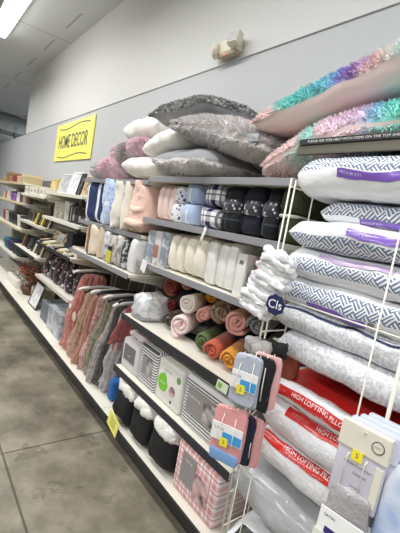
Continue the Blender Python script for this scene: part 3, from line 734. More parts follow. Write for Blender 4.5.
V = []; F = []; slab(V, F, (0, -.004, .115), (.10, .315, .022), .5, .002, 31); obj('paper_band', V, F, cloth('band_pale', (206, 204, 190), .05), t, True)

GC = 'packs and blankets on the lower blanket shelf'
Z = 1.1915
def speck(name, base, ink, sc, th):
    b = NB(name); f = b.noise(sc, 3); c = b.mix(b.math('GREATER_THAN', f, th), lin(base), lin(ink))
    b.bump(b.noise(10, 4), .3, .01); return b.fin(c, .5, Coat_Weight=.5, Coat_Roughness=.15)
m_shg = speck('sheet_pack_grey', (196, 200, 206), (150, 158, 170), 18, .52); m_shb = speck('sheet_pack_brown', (214, 212, 212), (146, 110, 100), 14, .6)
m_pw = plastic('pack_white', (236, 236, 232)); m_pd = speck('pack_dark_print', (60, 60, 66), (190, 190, 194), 22, .56)
def pack(name, label, cat, x, y, z, w, d, h, mat, group, bev=.012, rz=0, rx=0):
    bm = bmesh.new(); bbox(bm, (0, 0, h/2), (w, d, h), bev, 3)
    o = at(bobj(name, bm, mat, None, True), x, y, z, rz, rx); tag(o, label, cat, group); return o
for i, (x, w, h, mat, lab) in enumerate(((-2.125, .085, .215, m_shg, 'grey printed sheet pack at the left end of the lower blanket shelf'), (-2.035, .080, .22, m_shb, 'sheet pack with brown print, second from the left on its shelf'), (-1.95, .075, .225, m_shg, 'grey printed sheet pack just left of the cream blankets'))):
    o = pack('sheet_pack', lab, 'sheet set', x, .275, Z, w, .29, h, mat, GC)
    box('insert_card', (0, -.147, h*.4), (w*.7, .002, h*.35), flat('insert_%d' % i, ((150, 160, 176), (168, 120, 108), (140, 150, 160))[i], .4), o)
o = at(bundle('throw_blanket', .15, .30, .245, 2, m_cream, None, 'x', .5, .006, 40, taper=.05), -1.82, .275, Z); tag(o, 'narrow cream fleece blanket left of the wide cream one', 'throw blanket', GC)
o = at(bundle('throw_blanket', .20, .31, .255, 2, m_cream, None, 'x', .55, .008, 41, taper=.04, freq=7), -1.635, .28, Z); tag(o, 'wide cream fleece blanket in the middle of the lower blanket shelf', 'throw blanket', GC)
for i, (x, w, h) in enumerate(((-1.485, .07, .245), (-1.405, .07, .25), (-1.330, .066, .25))):
    o = at(bundle('blanket_pack', w, .30, h, 1, m_pw, None, 'x', .28, .004, 45+i), x, .28, Z)
    tag(o, ('white film-wrapped pack touching the wide cream blanket', 'white film-wrapped pack, middle of the three slim white ones', 'white film-wrapped pack, right one of the three slim white ones')[i], 'blanket', GC)
o = pack('blanket_box', 'slim white box with small dark mark standing right of the white packs', 'box', -1.252, .27, Z, .062, .28, .205, flat('box_white', (230, 230, 226), .4), GC, .004)
box('printed_mark', (.0, -.1415, .165), (.025, .002, .018), flat('mark_grey', (120, 118, 120), .4), o)
o = pack('sheet_pack', 'dark printed pack with grey label between the slim box and shag throw', 'sheet set', -1.165, .27, Z, .10, .27, .13, m_pd, GC)
box('label_card', (.012, -.137, .075), (.075, .002, .09), flat('card_grey', (150, 152, 156), .4), o)
o = pack('sheet_pack', 'white printed pack at the right end, behind the shag throw', 'sheet set', -1.065, .275, Z, .08, .27, .19, m_shb, GC)
V = []; F = []; slab(V, F, (0, 0, .035), (.10, .24, .07), .5, .006, 49); o = obj('folded_cloth', V, F, cloth('fleece_rust', (168, 72, 52), .1), None, True); at(o, -1.165, .275, Z+.132); tag(o, 'rust red folded cloth lying on the dark printed pack', 'throw blanket', GC)
pt = box('hang_tag', (0, 0, 0), (.065, .002, .075), m_white, None); at(pt, -2.06, .072, 1.175, 0, 0, 14); tag(pt, 'white paper tag hanging on the left end of the lower blanket rail', 'tag')

# rolls
GR = 'rolled throws on the cream shelf'
Z = .8205
mats = dict(coral=cloth('roll_coral', (196, 92, 66), .1, 18, .4), mustard=cloth('roll_mustard', (216, 146, 44), .1, 18, .4), green=cloth('roll_green', (92, 112, 70), .1, 18, .4),
    pink=cloth('roll_pink', (228, 168, 158), .08, 18, .4), white=cloth('roll_white', (242, 234, 228), .04, 18, .4), navy=m_navyc, dnavy=cloth('roll_midnight', (16, 18, 34), .12), red=cloth('roll_maroon', (112, 34, 40), .12, 18, .4), brick=cloth('roll_brick', (150, 78, 66), .1, 18, .4),
    yellow=cloth('roll_yellow', (226, 164, 44), .08, 18, .4), leopard=spots('roll_leopard', (150, 130, 110), (58, 46, 40), 42, .34), animal=spots('roll_animal', (60, 50, 44), (170, 150, 110), 40, .25), grey=spots('roll_grey_print', (130, 130, 128), (70, 72, 72), 44, .33), floral=spots('roll_floral', (238, 216, 212), (214, 150, 148), 26, .28), creamp=spots('roll_cream_print', (206, 196, 178), (80, 80, 84), 26, .3))
RL = [  # x, z centre (as seen in the plane .15 m back), radius, front y, length, colour, label
 (-1.655, .905, .075, .105, .17, 'floral', 'pink and white floral roll at the front, below the white roll'),
 (-1.665, 1.035, .068, .13, .17, 'white', 'white plush roll resting on the floral roll'),
 (-1.455, .882, .058, .12, .30, 'green', 'green rolled throw in the front row'),
 (-1.345, .878, .056, .10, .30, 'coral', 'coral orange rolled throw in the front row'),
 (-1.215, .878, .058, .10, .30, 'mustard', 'mustard rolled throw at the right end of the front row'),
 (-1.825, .880, .058, .15, .30, 'animal', 'dark animal-print roll in the front row beside the wrapped white bundle'),
 (-1.535, 1.005, .052, .16, .28, 'pink', 'small pink roll tucked beside the white plush roll'),
 (-1.570, 1.105, .048, .22, .24, 'yellow', 'small yellow roll above the small pink one'),
 (-1.425, 1.055, .078, .20, .28, 'leopard', 'leopard-print roll in the middle of the pile'),
 (-1.270, 1.050, .074, .16, .30, 'pink', 'large dusty pink roll near the right end of the pile'),
 (-1.125, 1.080, .066, .16, .30, 'grey', 'grey printed roll at the top right below the shelf'),
 (-1.055, .975, .050, .15, .30, 'creamp', 'cream printed roll at the right end below the grey printed one'),
 (-1.155, .965, .044, .20, .28, 'navy', 'navy roll between the mustard and grey printed rolls'),
 (-1.800, 1.015, .075, .24, .25, 'navy', 'navy roll left of the white plush roll'),
 (-1.985, 1.060, .066, .22, .26, 'brick', 'brick red roll at the top left of the pile'),
 (-1.865, 1.115, .050, .26, .24, 'pink', 'pink roll right of the brick red one under the shelf'),
 (-1.930, .950, .050, .22, .28, 'red', 'maroon roll behind the wrapped white bundle'),
 (-1.690, 1.125, .050, .28, .22, 'dnavy', 'midnight blue roll behind the white plush roll'),
 (-1.535, .880, .020, .30, .20, 'dnavy', ''),
 (-1.320, .965, .030, .26, .22, 'dnavy', ''),
]
for i, (x, z, r, y, L, cn, lab) in enumerate(RL):
    if not lab: continue
    o = roll('rolled_throw', r, L, mats[cn], None, 2.6 if r > .055 else 2.0, 100+i)
    at(o, x-L/2*math.sin(R(28)), y+.03+L/2*math.cos(R(28)), max(Z, z-r), 28); tag(o, lab, 'throw blanket', GR)
for i, (x, z, w, h, lab) in enumerate(((-1.36, Z+.07, .16, .13, 'midnight blue filler throw added between the coral and dusty pink rolls'), (-1.60, Z+.005, .22, .25, 'midnight blue filler throw added at the back behind the floral roll'), (-1.99, Z+.0, .14, .15, 'dark filler throw added at the back left behind the wrapped bundle'))):
    V = []; F = []; slab(V, F, (0, 0, h/2), (w, .16, h), .5, .008, 130+i); o = obj('folded_throw', V, F, mats['dnavy'], None, True); at(o, x, .44, z); tag(o, lab, 'throw blanket', GR)  # fillers added to darken the shelf space behind the rolls
t = thing('wrapped_bundle', 'white plastic-wrapped bundle at the left end of the cream shelf', 'bedding', (-2.07, .19, Z))
V = []; F = []; slab(V, F, (0, 0, .085), (.20, .22, .16), .42, .018, 140, 16, 24, freq=22); obj('wrapped_cloth', V, F, speck('wrap_pale_print', (226, 226, 226), (190, 196, 208), 30, .54), t, True)
V = []; F = []; slab(V, F, (.0, -.006, .018), (.19, .215, .034), .4, .004, 141); obj('lower_layer', V, F, cloth('layer_grey', (150, 152, 150), .1), t, True)

# comforter packs
GE = 'packaged bedding on the dark-edged shelf'
Z = .4565
def stripes(name, a, c_, per, ang=1):
    b = NB(name); o3 = b.xyz(b.tc.outputs['Object'])
    s = b.math('FRACT', b.math('ADD', b.math('DIVIDE', b.math('SUBTRACT', o3[2], o3[1]), per), 20))
    c = b.mix(b.math('GREATER_THAN', s, .6), lin(a), lin(c_)); b.bump(b.noise(9, 4), .2, .01)
    return b.fin(c, .5, Coat_Weight=.4, Coat_Roughness=.2)
m_str = stripes('stripe_grey_white', (232, 232, 232), (52, 54, 62), .017)
b = NB('photo_print'); c = b.ramp(b.noise(14, 3), [(.35, lin((66, 60, 62))), (.5, lin((150, 142, 142))), (.65, lin((206, 200, 200)))]); m_photo = b.fin(c, .35)
b = NB('photo_pink'); c = b.ramp(b.noise(14, 3), [(.35, lin((80, 66, 66))), (.5, lin((190, 150, 150))), (.65, lin((222, 196, 196)))]); m_photop = b.fin(c, .35)
m_slate = flat('card_slate', (112, 112, 116), .4); m_taupe = flat('card_taupe', (148, 144, 142), .4)
def bedpack(label, x0, x1, y, z, d, h, mat, rx=0, group=GE, bev=.018):
    t = thing('bedding_pack', label, 'bedding', ((x0+x1)/2, y+d/2, z), (R(rx), 0, 0), group)
    w = x1-x0; V = []; F = []
    bm = bmesh.new(); bbox(bm, (0, 0, h/2), (w, d, h), bev, 3)
    bobj('packed_bedding', bm, mat, t, True)
    return t, w, d, h
t, w, d, h = bedpack('light grey quilted bedding pack with slate card, left end of its shelf', -2.19, -1.965, .085, Z, .28, .205, cloth('quilt_grey', (214, 210, 210), .04, 20, .3))
c = box('insert_card', (-.005, -d/2-.002, .115), (.15, .003, .105), m_slate, t); text('printed_text', 'KING', .016, m_wtxt, c, (.0, -d/2-.0045, .10))
V = []; F = []
for k in range(3): slab(V, F, (-.06+.06*k, 0, .022), (.09, .25, .05), .6, .010, 150+k, freq=14)
o = obj('folded_throw', V, F, cloth('throw_pale_pink', (224, 212, 212), .06, 20, .4), None, True); at(o, -2.075, .225, Z+.215); tag(o, 'pale folded throw crumpled on top of the grey quilted pack', 'throw blanket')
t, w, d, h = bedpack('grey and white striped bedding pack left of the leaf-logo pack', -1.955, -1.735, .085, Z, .30, .25, m_str)
c = box('photo_card', (.0, -d/2-.002, .125), (.115, .003, .12), m_photo, t); box('title_strip', (-.03, -d/2-.004, .125), (.05, .001, .118), m_taupe, c)
box('handle_strap', (0, 0, h+.003), (.10, .05, .006), m_slate, t, .002)
t, w, d, h = bedpack('white bedding pack with a green leaf logo', -1.728, -1.475, .085, Z, .30, .245, flat('pack_card_white', (234, 232, 226), .4, Coat_Weight=.3))
bm = bmesh.new(); pts = []
for k in range(28):
    a = 2*PI*k/28; rr = 1; px_ = .052*math.copysign(abs(math.cos(a))**.9, math.cos(a)); pz_ = .050*math.sin(a)
    if math.cos(a) > 0 and math.sin(a) > 0: px_ *= .8; pz_ *= 1.25*(1-.2*math.cos(a))
    pts.append(bm.verts.new((px_-.055, -d/2-.0012, pz_+.115)))
bm.faces.new(pts); lf = bobj('leaf_logo', bm, flat('logo_green', (124, 206, 48), .4), t)
text('printed_text', 'natural', .018, m_wtxt, lf, (-.055, -d/2-.0018, .115)); text('printed_text', 'mattress pad', .014, m_ink, t, (-.02, -d/2-.0012, .195))
bm = bmesh.new(); lathe(bm, [(.030, 0), (.030, .001)], 20); s_ = bobj('photo_disc', bm, m_photop, t, False); s_.location = (.045, -d/2-.0002, .10); s_.rotation_euler = (PI/2, 0, 0)
bm = bmesh.new(); lathe(bm, [(.019, 0), (.019, .001)], 20); s_ = bobj('leaf_badge', bm, flat('badge_green', (120, 160, 96), .4), t, False); s_.location = (.09, -d/2-.0002, .185); s_.rotation_euler = (PI/2, 0, 0)
bm = bmesh.new(); lathe(bm, [(.009, 0), (.009, .001)], 16); s_ = bobj('dark_badge', bm, m_navy_l, t, False); s_.location = (.045, -d/2-.0002, .04); s_.rotation_euler = (PI/2, 0, 0)
t, w, d, h = bedpack('large grey and white striped bedding pack with a bed photo', -1.455, -1.09, .085, Z, .30, .262, m_str)
c = box('photo_card', (-.035, -d/2-.002, .145), (.215, .003, .135), m_taupe, t); box('bed_photo', (.045, -d/2-.004, .140), (.105, .001, .11), m_photo, c)
text('printed_text', 'Comforter Set', .018, m_wtxt, c, (-.085, -d/2-.0045, .165))
o = box('shelf_tag', (0, 0, 0), (.075, .002, .042), flat('tag_pale_green', (206, 220, 190), .4), None); at(o, -1.13, .032, .80, 0, -8); tag(o, 'pale green shelf tag under the cream shelf above the striped pack', 'price tag'); box('printed_mark', (-.015, -.0015, 0), (.025, .001, .022), flat('mark_green', (130, 170, 80), .4), o)
V = []; F = []
for k in range(3): slab(V, F, (0, .01*k, .018+.030*k), (.50, .20, .036), .35, .006, 160+k)
o = obj('folded_blankets', V, F, cloth('folds_charcoal', (44, 46, 54), .15), None, True); at(o, -1.62, .275, Z+.268); tag(o, 'charcoal folded cloth lying on the packs under the cream shelf', 'throw blanket')

# floor shelf: black rolled throws with white sherpa, plaid pack
Z = .1385
GK = 'black throws with white sherpa tops on the floor shelf'
m_bfur = cloth('plush_black', (15, 15, 17), .25, 14, .5, .8, 40)
m_shw = cloth('sherpa_white', (236, 233, 228), .05, 40, .6, .95, 90)
for i, (x, w, lab) in enumerate(((-2.0, .22, 'black throw with white sherpa top, left one on the floor shelf'), (-1.765, .21, 'black throw with white sherpa top, middle one on the floor shelf'), (-1.525, .23, 'black throw with white sherpa top, beside the red plaid pack'))):
    t = thing('sherpa_throw', lab, 'throw blanket', (x, .135, Z), (R(-9), 0, 0), GK)
    V = []; F = []
    slab(V, F, (0, 0, .125), (w*1.03, .25, .25), .42, .016, 170+i, 14, 20, freq=10); obj('black_plush', V, F, m_bfur, t, True)
    V = []; F = []
    slab(V, F, (0, -.035, .222), (w*1.04, .22, .115), .62, .018, 180+i*5, 14, 22, freq=13)
    slab(V, F, (w*.22, -.075, .205), (w*.62, .13, .10), .75, .014, 181+i*5, 12, 18, freq=15)
    obj('sherpa_lining', V, F, m_shw, t, True)
m_rplaid = plaid('plaid_red_white', (238, 230, 230), (214, 150, 150), (196, 70, 76), .062, .4)
t, w, d, h = bedpack('red and white plaid bedding pack with grey card on the floor shelf', -1.375, -1.045, .045, Z, .30, .265, m_rplaid, 0, 'plaid pack')
del t['group']
c = box('insert_card', (-.055, -d/2-.002, .155), (.11, .003, .155), m_taupe, t); box('photo_card', (.055, -d/2-.002, .12), (.11, .003, .125), m_photop, t)
text('printed_text', 'sheet set', .016, m_wtxt, c, (-.055, -d/2-.0045, .20))
# yellow tag
yt = box('sale_tag', (0, 0, 0), (.145, .003, .115), m_yel, None, .001); at(yt, -1.985, -.0125, .152, 0, 0, 14); tag(yt, 'bright yellow sale tag sticking out of the floor shelf edge', 'price tag')
for k in range(4): box('printed_line', (0, -.002, .03-.018*k), (.07, .001, .004), m_ink, yt)
"""dividers"""
# ================================================================= hanging throws bay
rail = thing('hanging_rail', 'metal rail carrying the throws on hangers', 'rail', (-2.80, .40, .985))
bm = bmesh.new(); tube(bm, [(-.55, 0, 0), (.52, 0, 0)], .011, 10); bobj('rail_tube', bm, flat('rail_chrome', (170, 168, 160), .25, Metallic=.8), rail, True)
for xs in (-.55, .52): box('rail_arm', (xs, .055, 0), (.012, .11, .035), m_upr, rail)
GH = 'throws on hangers'
def knit(name, a, c_):
    b = NB(name); o3 = b.xyz(b.tc.outputs['Object'])
    f = b.math('FRACT', b.math('ADD', b.math('DIVIDE', o3[2], .022), 10)); c = b.mix(b.math('MULTIPLY', b.math('GREATER_THAN', b.noise(30, 3), .52), .7), lin(a), lin(c_))
    b.bump(f, .5, .008); return b.fin(c, .9, Sheen_Weight=.2)
HT = [(-3.22, .19, .72, knit('knit_coral', (212, 146, 136), (186, 116, 108)), 'white', 'coral red throw on a hanger, leftmost and longest', .15, 3),
 (-3.03, .13, .60, knit('knit_beige', (210, 180, 158), (170, 136, 116)), 'white', 'beige patterned knit throw on a hanger beside the coral one', .16, 2),
 (-2.895, .12, .62, knit('knit_salmon', (200, 152, 136), (180, 128, 114)), 'black', 'salmon throw on a hanger, third from the left', .15, 2),
 (-2.765, .11, .66, knit('knit_dusty', (216, 178, 174), (150, 110, 110)), 'white', 'dusty pink throw on a hanger in the middle of the row', .14, 2),
 (-2.645, .11, .68, knit('knit_sage', (170, 166, 142), (128, 124, 104)), 'black', 'sage green throw on a hanger right of the dusty pink one', .14, 2),
 (-2.525, .11, .66, knit('knit_pale', (196, 190, 186), (148, 142, 140)), 'white', 'pale grey throw on a hanger near the right end', .16, 2),
 (-2.275, .06, .30, knit('knit_rose', (186, 108, 106), (160, 88, 90)), 'black', 'rose red throw on a hanger hanging short at the right end of the row', .56, 2),
      (-2.44, .09, .66, knit('knit_charcoal', (92, 90, 88), (60, 60, 60)), 'black', 'charcoal grey throw on a hanger between two pale grey ones', .16, 2),
      (-2.345, .10, .62, knit('knit_mist', (206, 202, 200), (170, 166, 166)), 'white', 'misty grey throw on a hanger, rightmost of the long ones', .19, 2)]
for i, (x, w, h, mm, hc, lab, z0, pl) in enumerate(HT):
    t = thing('hanging_throw', lab, 'throw blanket', (x, .245, z0), (0, 0, 0), GH)
    th = drape('draped_cloth', w, .33, h, 9+2*pl, mm, t, i*1.7, .62, 1.05, -.09 if i < 2 else -.07, .15)
    fr = random.Random(i); bm = bmesh.new()
    for k in range(26):
        a = 2*PI*k/26; x1 = math.cos(a)*w*.5-(.09 if i < 2 else .07); y1 = math.sin(a)*.15
        tube(bm, [(x1, y1, .02), (x1+fr.uniform(-.01, .01), y1+fr.uniform(-.01, .01), -.045-fr.uniform(0, .02))], .0045, 5)
    bobj('fringe', bm, mm, th)
    hm = flat('hanger_white', (226, 224, 218), .35) if hc == 'white' else flat('hanger_black', (30, 30, 32), .35)
    bm = bmesh.new(); tube(bm, [(0, -.20, h+.012), (0, -.17, h+.028), (0, .0, h+.045), (0, .17, h+.028), (0, .20, h+.012)], .013, 8)
    zz = .985-z0
    tube(bm, [(0, .12, h+.04), (0, .135, zz-.02), (0, .142, zz+.006), (0, .155, zz+.016), (0, .168, zz+.006)], .0035, 6)
    bobj('hanger', bm, hm, t, True)
    if i == 0: box('paper_label', (.01, -.190, h*.60), (.05, .004, .04), m_white, t, .001)
    if i == 1:
        bm = bmesh.new(); lathe(bm, [(.042, 0), (.042, .003)], 20); s_ = bobj('round_label', bm, flat('label_beige', (216, 198, 178), .5), t); s_.location = (-.02, -.20, h*.62); s_.rotation_euler = (PI/2, 0, 0)
# things low in that bay
V = []; F = []; slab(V, F, (0, 0, .08), (.09, .15, .16), .5, .012, 201); o = obj('blue_blanket', V, F, cloth('fleece_royal', (46, 104, 176), .1), None, True); at(o, -2.275, .15, .1385); tag(o, 'royal blue folded blanket on the floor shelf left of the black throws', 'throw blanket')
V = []; F = []; slab(V, F, (0, 0, .09), (.09, .16, .17), .5, .01, 202); o = obj('black_blanket', V, F, m_blackc, None, True); at(o, -2.395, .22, .1385); tag(o, 'small black folded blanket behind the throw fringes', 'throw blanket')

# shelf of standing pillows
def stand(label, x, y, z, T, W, H, mat, group, seed, face=None, wr=.006, rz=0, tilt=0):
    t = thing('throw_pillow', label, 'pillow', (x, y, z), (0, 0, R(rz)), group)
    cu = Cushion(W, H, T, c=.02, a=.5, p=7, wr=wr, seed=seed)
    o = cu.whole('pillow_body', mat, t); o.rotation_euler = (0, 0, 0)
    M_ = Matrix(((0, 0, 1, -T/2), (1, 0, 0, 0), (0, 1, 0, H/2), (0, 0, 0, 1)))   # long side -> y, short side -> z, thickness -> x
    o.data.transform(M_); o.data.update(); mn = min(v.co.z for v in o.data.vertices)
    o.data.transform(Matrix.Translation((0, 0, -mn)))
    return t, cu, o, M_
GP = 'throw pillows standing on the pillow shelf'
Z = 1.3565
b = NB('pillow_navy_edge'); o3 = b.xyz(b.tc.outputs['Object'])
c = b.mix(b.math('GREATER_THAN', b.noise(40, 2), .6), lin((30, 48, 94)), lin((44, 62, 108)))
wl = b.math('MAXIMUM', b.math('LESS_THAN', o3[0], -.15), b.math('LESS_THAN', b.math('ABSOLUTE', b.math('SUBTRACT', o3[0], .015)), .02))
c = b.mix(wl, c, lin((232, 234, 240))); b.bump(b.noise(60, 3), .3, .01); m_nvp = b.fin(c, .85)
m_lace = spots('pillow_lace_blue', (186, 204, 232), (130, 160, 208), 30, .27, (222, 230, 240)); m_iv = cloth('pillow_ivory', (234, 228, 214), .05, 20, .4)
m_iv2 = spots('pillow_ivory_print', (230, 226, 216), (206, 196, 176), 16, .3); m_tier = cloth('pillow_blush_tier', (240, 204, 190), .06, 10, .5)
cu = Cushion(.46, .365, .17, c=.02, a=.5, p=7, wr=.006, seed=211)
t = thing('throw_pillow', 'navy pillow with white stripes facing the aisle at the left end of the pillow shelf', 'pillow', (-3.10, .20, Z+.004), (0, 0, R(8)), GP)
o = cu.whole('pillow_body', m_nvp, t); o.data.transform(Matrix(((1, 0, 0, 0), (0, 0, -1, .085), (0, 1, 0, .1825), (0, 0, 0, 1))))
stand('pale blue lace-textured pillow right of the striped navy pillow', -2.79, .250, Z, .19, .39, .355, m_lace, GP, 213, wr=.012)
stand('ivory printed pillow standing right of the pale blue lace one', -2.615, .255, Z, .14, .39, .35, m_iv2, GP, 214, wr=.010)
stand('slim cream pillow between the ivory and the blush pillow', -2.485, .260, Z, .10, .38, .345, m_iv, GP, 215)
t, cu, o, M_ = stand('blush pink tiered pillow at the right end of the pillow shelf', -2.32, .265, Z, .22, .38, .345, m_tier, GP, 216, wr=.016)
for k in range(3):
    V = []; F = []; slab(V, F, (.0, -.135+.02*k, .07+.095*k), (.225-.02*k, .17, .055), .6, .010, 220+k, freq=20); obj('ruffle', V, F, m_tier, t, True)
# shelf below: pillows and bagged sets
Z = 1.0865
GQ = 'pillows and bagged sets on the shelf over the hanging throws'
b = NB('pillow_holiday'); o3 = b.xyz(b.tc.outputs['Object'])
f = b.math('ADD', o3[0], 0); c = b.mix(b.math('GREATER_THAN', f, -.025), lin((186, 78, 70)), lin((72, 104, 66))); c = b.mix(b.math('GREATER_THAN', f, .015), c, lin((222, 208, 188))); c = b.mix(b.math('LESS_THAN', f, -.055), c, lin((214, 204, 188)))
b.bump(b.noise(50, 3), .3, .01); m_hol = b.fin(c, .85)
stand('cream pillow with red and green strips at the left end of its shelf', -3.02, .215, Z, .26, .30, .25, m_hol, GQ, 231)
stand('plain sand-coloured pillow beside the red and green striped one', -2.83, .225, Z, .12, .30, .25, cloth('pillow_sand', (206, 186, 162), .06, 20, .3), GQ, 232)
def bagset(label, x, w, h, mat, seed):
    t = thing('bagged_set', label, 'bedding', (x, .215, Z), (0, 0, 0), GQ)
    V = []; F = []; slab(V, F, (0, 0, h/2), (w, .28, h), .32, .006, seed, freq=16); obj('bag', V, F, mat, t, True); return t, w, h
m_bagp = speck('bag_print_grey', (214, 214, 214), (150, 156, 170), 26, .54); m_bagp2 = speck('bag_print_taupe', (206, 202, 194), (140, 132, 122), 24, .54)
t, w, h = bagset('clear bagged set with a grey print, left of the yellow label', -2.715, .10, .25, m_bagp, 241)
t, w, h = bagset('clear bagged set with a yellow-green label on its front', -2.605, .11, .225, m_bagp2, 242)
box('yellow_label', (.0, -.144, .055), (.085, .004, .085), flat('label_chartreuse', (206, 200, 72), .4), t, .002); box('dark_mark', (.01, -.1445, .12), (.06, .004, .03), m_rail_b, t, .001)
t, w, h = bagset('clear bagged set with taupe print, right of the yellow label', -2.49, .11, .24, m_bagp2, 243)
t, w, h = bagset('dark bagged set pressed behind the white standing pack', -2.395, .06, .22, m_pd, 244)
V = []; F = []; slab(V, F, (0, 0, .125), (.085, .29, .25), .3, .010, 245, 12, 18); o = obj('white_throw', V, F, plastic('throw_film_white', (232, 232, 230)), None, True); at(o, -2.275, .22, Z, 0, 0, 7); tag(o, 'smooth white wrapped throw leaning at the right end of its shelf', 'throw blanket', GQ)

# ================================================================= decor bays, farther along
def frame(label, group, x, y, z, w, h, rgb, pic, lean=12, rz=0, bw=.018, matrgb=None):
    t = thing('picture_frame', label, 'picture frame', (x, y, z), (R(-lean), 0, R(rz)), group)
    m = flat('frame_%d_%d_%d' % rgb, rgb, .4); bm = bmesh.new()
    for c, s in (((0, 0, bw/2), (w, .016, bw)), ((0, 0, h-bw/2), (w, .016, bw)), ((-w/2+bw/2, 0, h/2), (bw, .016, h-2*bw)), ((w/2-bw/2, 0, h/2), (bw, .016, h-2*bw))): bbox(bm, c, s, .002, 1)
    bobj('frame', bm, m, t)
    box('picture', (0, .002, h/2), (w-2*bw, .006, h-2*bw), pic, t)
    if matrgb: box('mount', (0, -.002, h/2), ((w-2*bw)*.55, .004, (h-2*bw)*.55), flat('mount_%d_%d_%d' % matrgb, matrgb, .5), t)
    return t
def picmat(name, a, c_, sc=12):
    b = NB(name); c = b.mix(b.math('GREATER_THAN', b.noise(sc, 3), .5), lin(a), lin(c_)); return b.fin(c, .35)
p_grey = picmat('art_grey', (206, 206, 208), (170, 172, 178)); p_dark = picmat('art_dark', (40, 40, 44), (110, 106, 100), 20); p_warm = picmat('art_warm', (206, 186, 150), (140, 112, 84), 16)
p_white = picmat('art_white', (236, 236, 236), (214, 214, 218)); p_gold = picmat('art_gold', (206, 176, 110), (230, 214, 160), 20); p_yel = picmat('art_yellow', (224, 204, 96), (240, 232, 190), 20)
def vase(label, group, x, y, z, prof, mat, neck=None, cat='vase', name='vase'):
    bm = bmesh.new(); lathe(bm, prof, 18); o = bobj(name, bm, mat, None, True); o.location = (x, y, z); tag(o, label, cat, group)
    return o
def jar(label, group, x, y, z, r, h, rgb, lid=None, cat='candle', name='candle_jar'):
    t = thing(name, label, cat, (x, y, z), (0, 0, 0), group)
    bm = bmesh.new(); lathe(bm, [(r*.9, 0), (r, .006), (r, h*.86), (r*.92, h*.9)], 16); bobj('jar_body', bm, flat('jar_%d_%d_%d' % rgb, rgb, .3), t, True)
    if lid: bm = bmesh.new(); lathe(bm, [(r*.95, h*.88), (r*.95, h*.98), (r*.85, h)], 16); bobj('lid', bm, flat('lid_%d_%d_%d' % lid, lid, .35), t, True)
    return t
# --- bay with vases
g = 'frames leaning on the white top shelf'; Z = 1.566
frame('pale grey canvas in white frame, leftmost on the white top shelf', g, -4.40, .22, Z, .34, .24, (226, 226, 228), p_grey)
frame('white framed panel in the middle of the white top shelf', g, -4.08, .22, Z, .30, .26, (238, 238, 238), p_white)
frame('narrow black framed picture on the white top shelf', g, -3.86, .21, Z, .12, .24, (26, 26, 30), p_dark)
frame('beige framed warm print on the white top shelf near the blue pillow', g, -3.66, .22, Z, .25, .22, (206, 194, 172), p_warm)
frame('small wooden frame at the right end of the white top shelf', g, -3.47, .20, Z, .15, .17, (186, 160, 122), p_gold)
g = 'lanterns and canisters under the white top shelf'; Z = 1.286
m_cn = picmat('canister_taupe', (190, 184, 172), (150, 144, 134), 26); m_lan = flat('lantern_dark', (60, 54, 54), .5)
CY = [(.07, 0), (.075, .01), (.075, .17), (.07, .185), (.05, .19)]
vase('taupe patterned canister at the left end under the white top shelf', g, -4.42, .24, Z, CY, m_cn, cat='canister', name='canister')
vase('taupe patterned canister, second from the left under the white top shelf', g, -4.24, .24, Z, CY, m_cn, cat='canister', name='canister')
vase('pale grey tall canister right of the two taupe ones', g, -4.06, .24, Z, [(.06, 0), (.07, .01), (.075, .20), (.06, .21)], flat('canister_pale', (196, 194, 188), .5), cat='canister', name='canister')
for i, (x, lab) in enumerate(((-3.88, 'dark lantern with white candle, left one of three'), (-3.70, 'dark lantern with white candle, middle one of three'), (-3.53, 'dark lantern with white candle, right one of three'))):
    t = thing('lantern', lab, 'lantern', (x, .22, Z), (0, 0, 0), g); bm = bmesh.new()
    bbox(bm, (0, 0, .008), (.10, .10, .016), .003, 1); bbox(bm, (0, 0, .165), (.10, .10, .014), .003, 1)
    for sx in (-1, 1):
        for sy in (-1, 1): bbox(bm, (sx*.043, sy*.043, .085), (.010, .010, .15))
    bobj('lantern_frame', bm, m_lan, t); bm = bmesh.new(); lathe(bm, [(.045, .17), (.02, .20), (.008, .215)], 12); bobj('lantern_cap', bm, m_lan, t, True)
    bm = bmesh.new(); lathe(bm, [(.026, .017), (.026, .08), (.02, .085)], 12); bobj('candle', bm, m_white, t, True)
g = 'frames and boxes on the dark-edged middle shelf'; Z = .981
frame('beige framed print, left end of the dark-edged middle shelf', g, -4.46, .20, Z, .17, .16, (206, 196, 176), p_warm, 25)
frame('white framed print, second on the dark-edged middle shelf', g, -4.28, .20, Z, .16, .15, (232, 230, 224), p_grey, 25)
frame('tan framed print, third on the dark-edged middle shelf', g, -4.11, .20, Z, .16, .17, (196, 176, 146), p_warm, 25)
frame('silver framed print left of the black boxes', g, -3.94, .20, Z, .16, .15, (190, 190, 194), p_white, 25)
for i, (x, z, w, h, lab) in enumerate(((-3.745, Z, .22, .09, 'black box at the bottom of the small black stack'), (-3.715, Z+.091, .17, .12, 'black box standing on top of the other black box'))):
    o = box('black_box', (0, 0, 0), (w, .20, h), flat('box_black', (24, 26, 34), .4), None, .006); o.location = (x, .24, z+h/2); tag(o, lab, 'box', g)
o = box('gift_box', (0, 0, 0), (.15, .2, .10), flat('box_blush', (222, 206, 196), .5), None, .005); o.location = (-3.50, .23, Z+.05); tag(o, 'blush box at the right end beside the holiday pillow', 'box', g)
g = 'dark patterned vases'; Z = .586
m_dv = spots('vase_dark_floral', (44, 34, 40), (196, 150, 160), 22, .26, (226, 222, 222))
VP = [(.05, 0), (.075, .02), (.085, .10), (.075, .18), (.045, .24), (.035, .27), (.042, .30)]
names = ('farthest left dark floral vase under the dark-edged shelf', 'second dark floral vase from the left', 'third dark floral vase from the left', 'fourth dark floral vase from the left', 'fifth dark floral vase from the left', 'dark floral vase nearest the coral hanging throw')
v0 = None
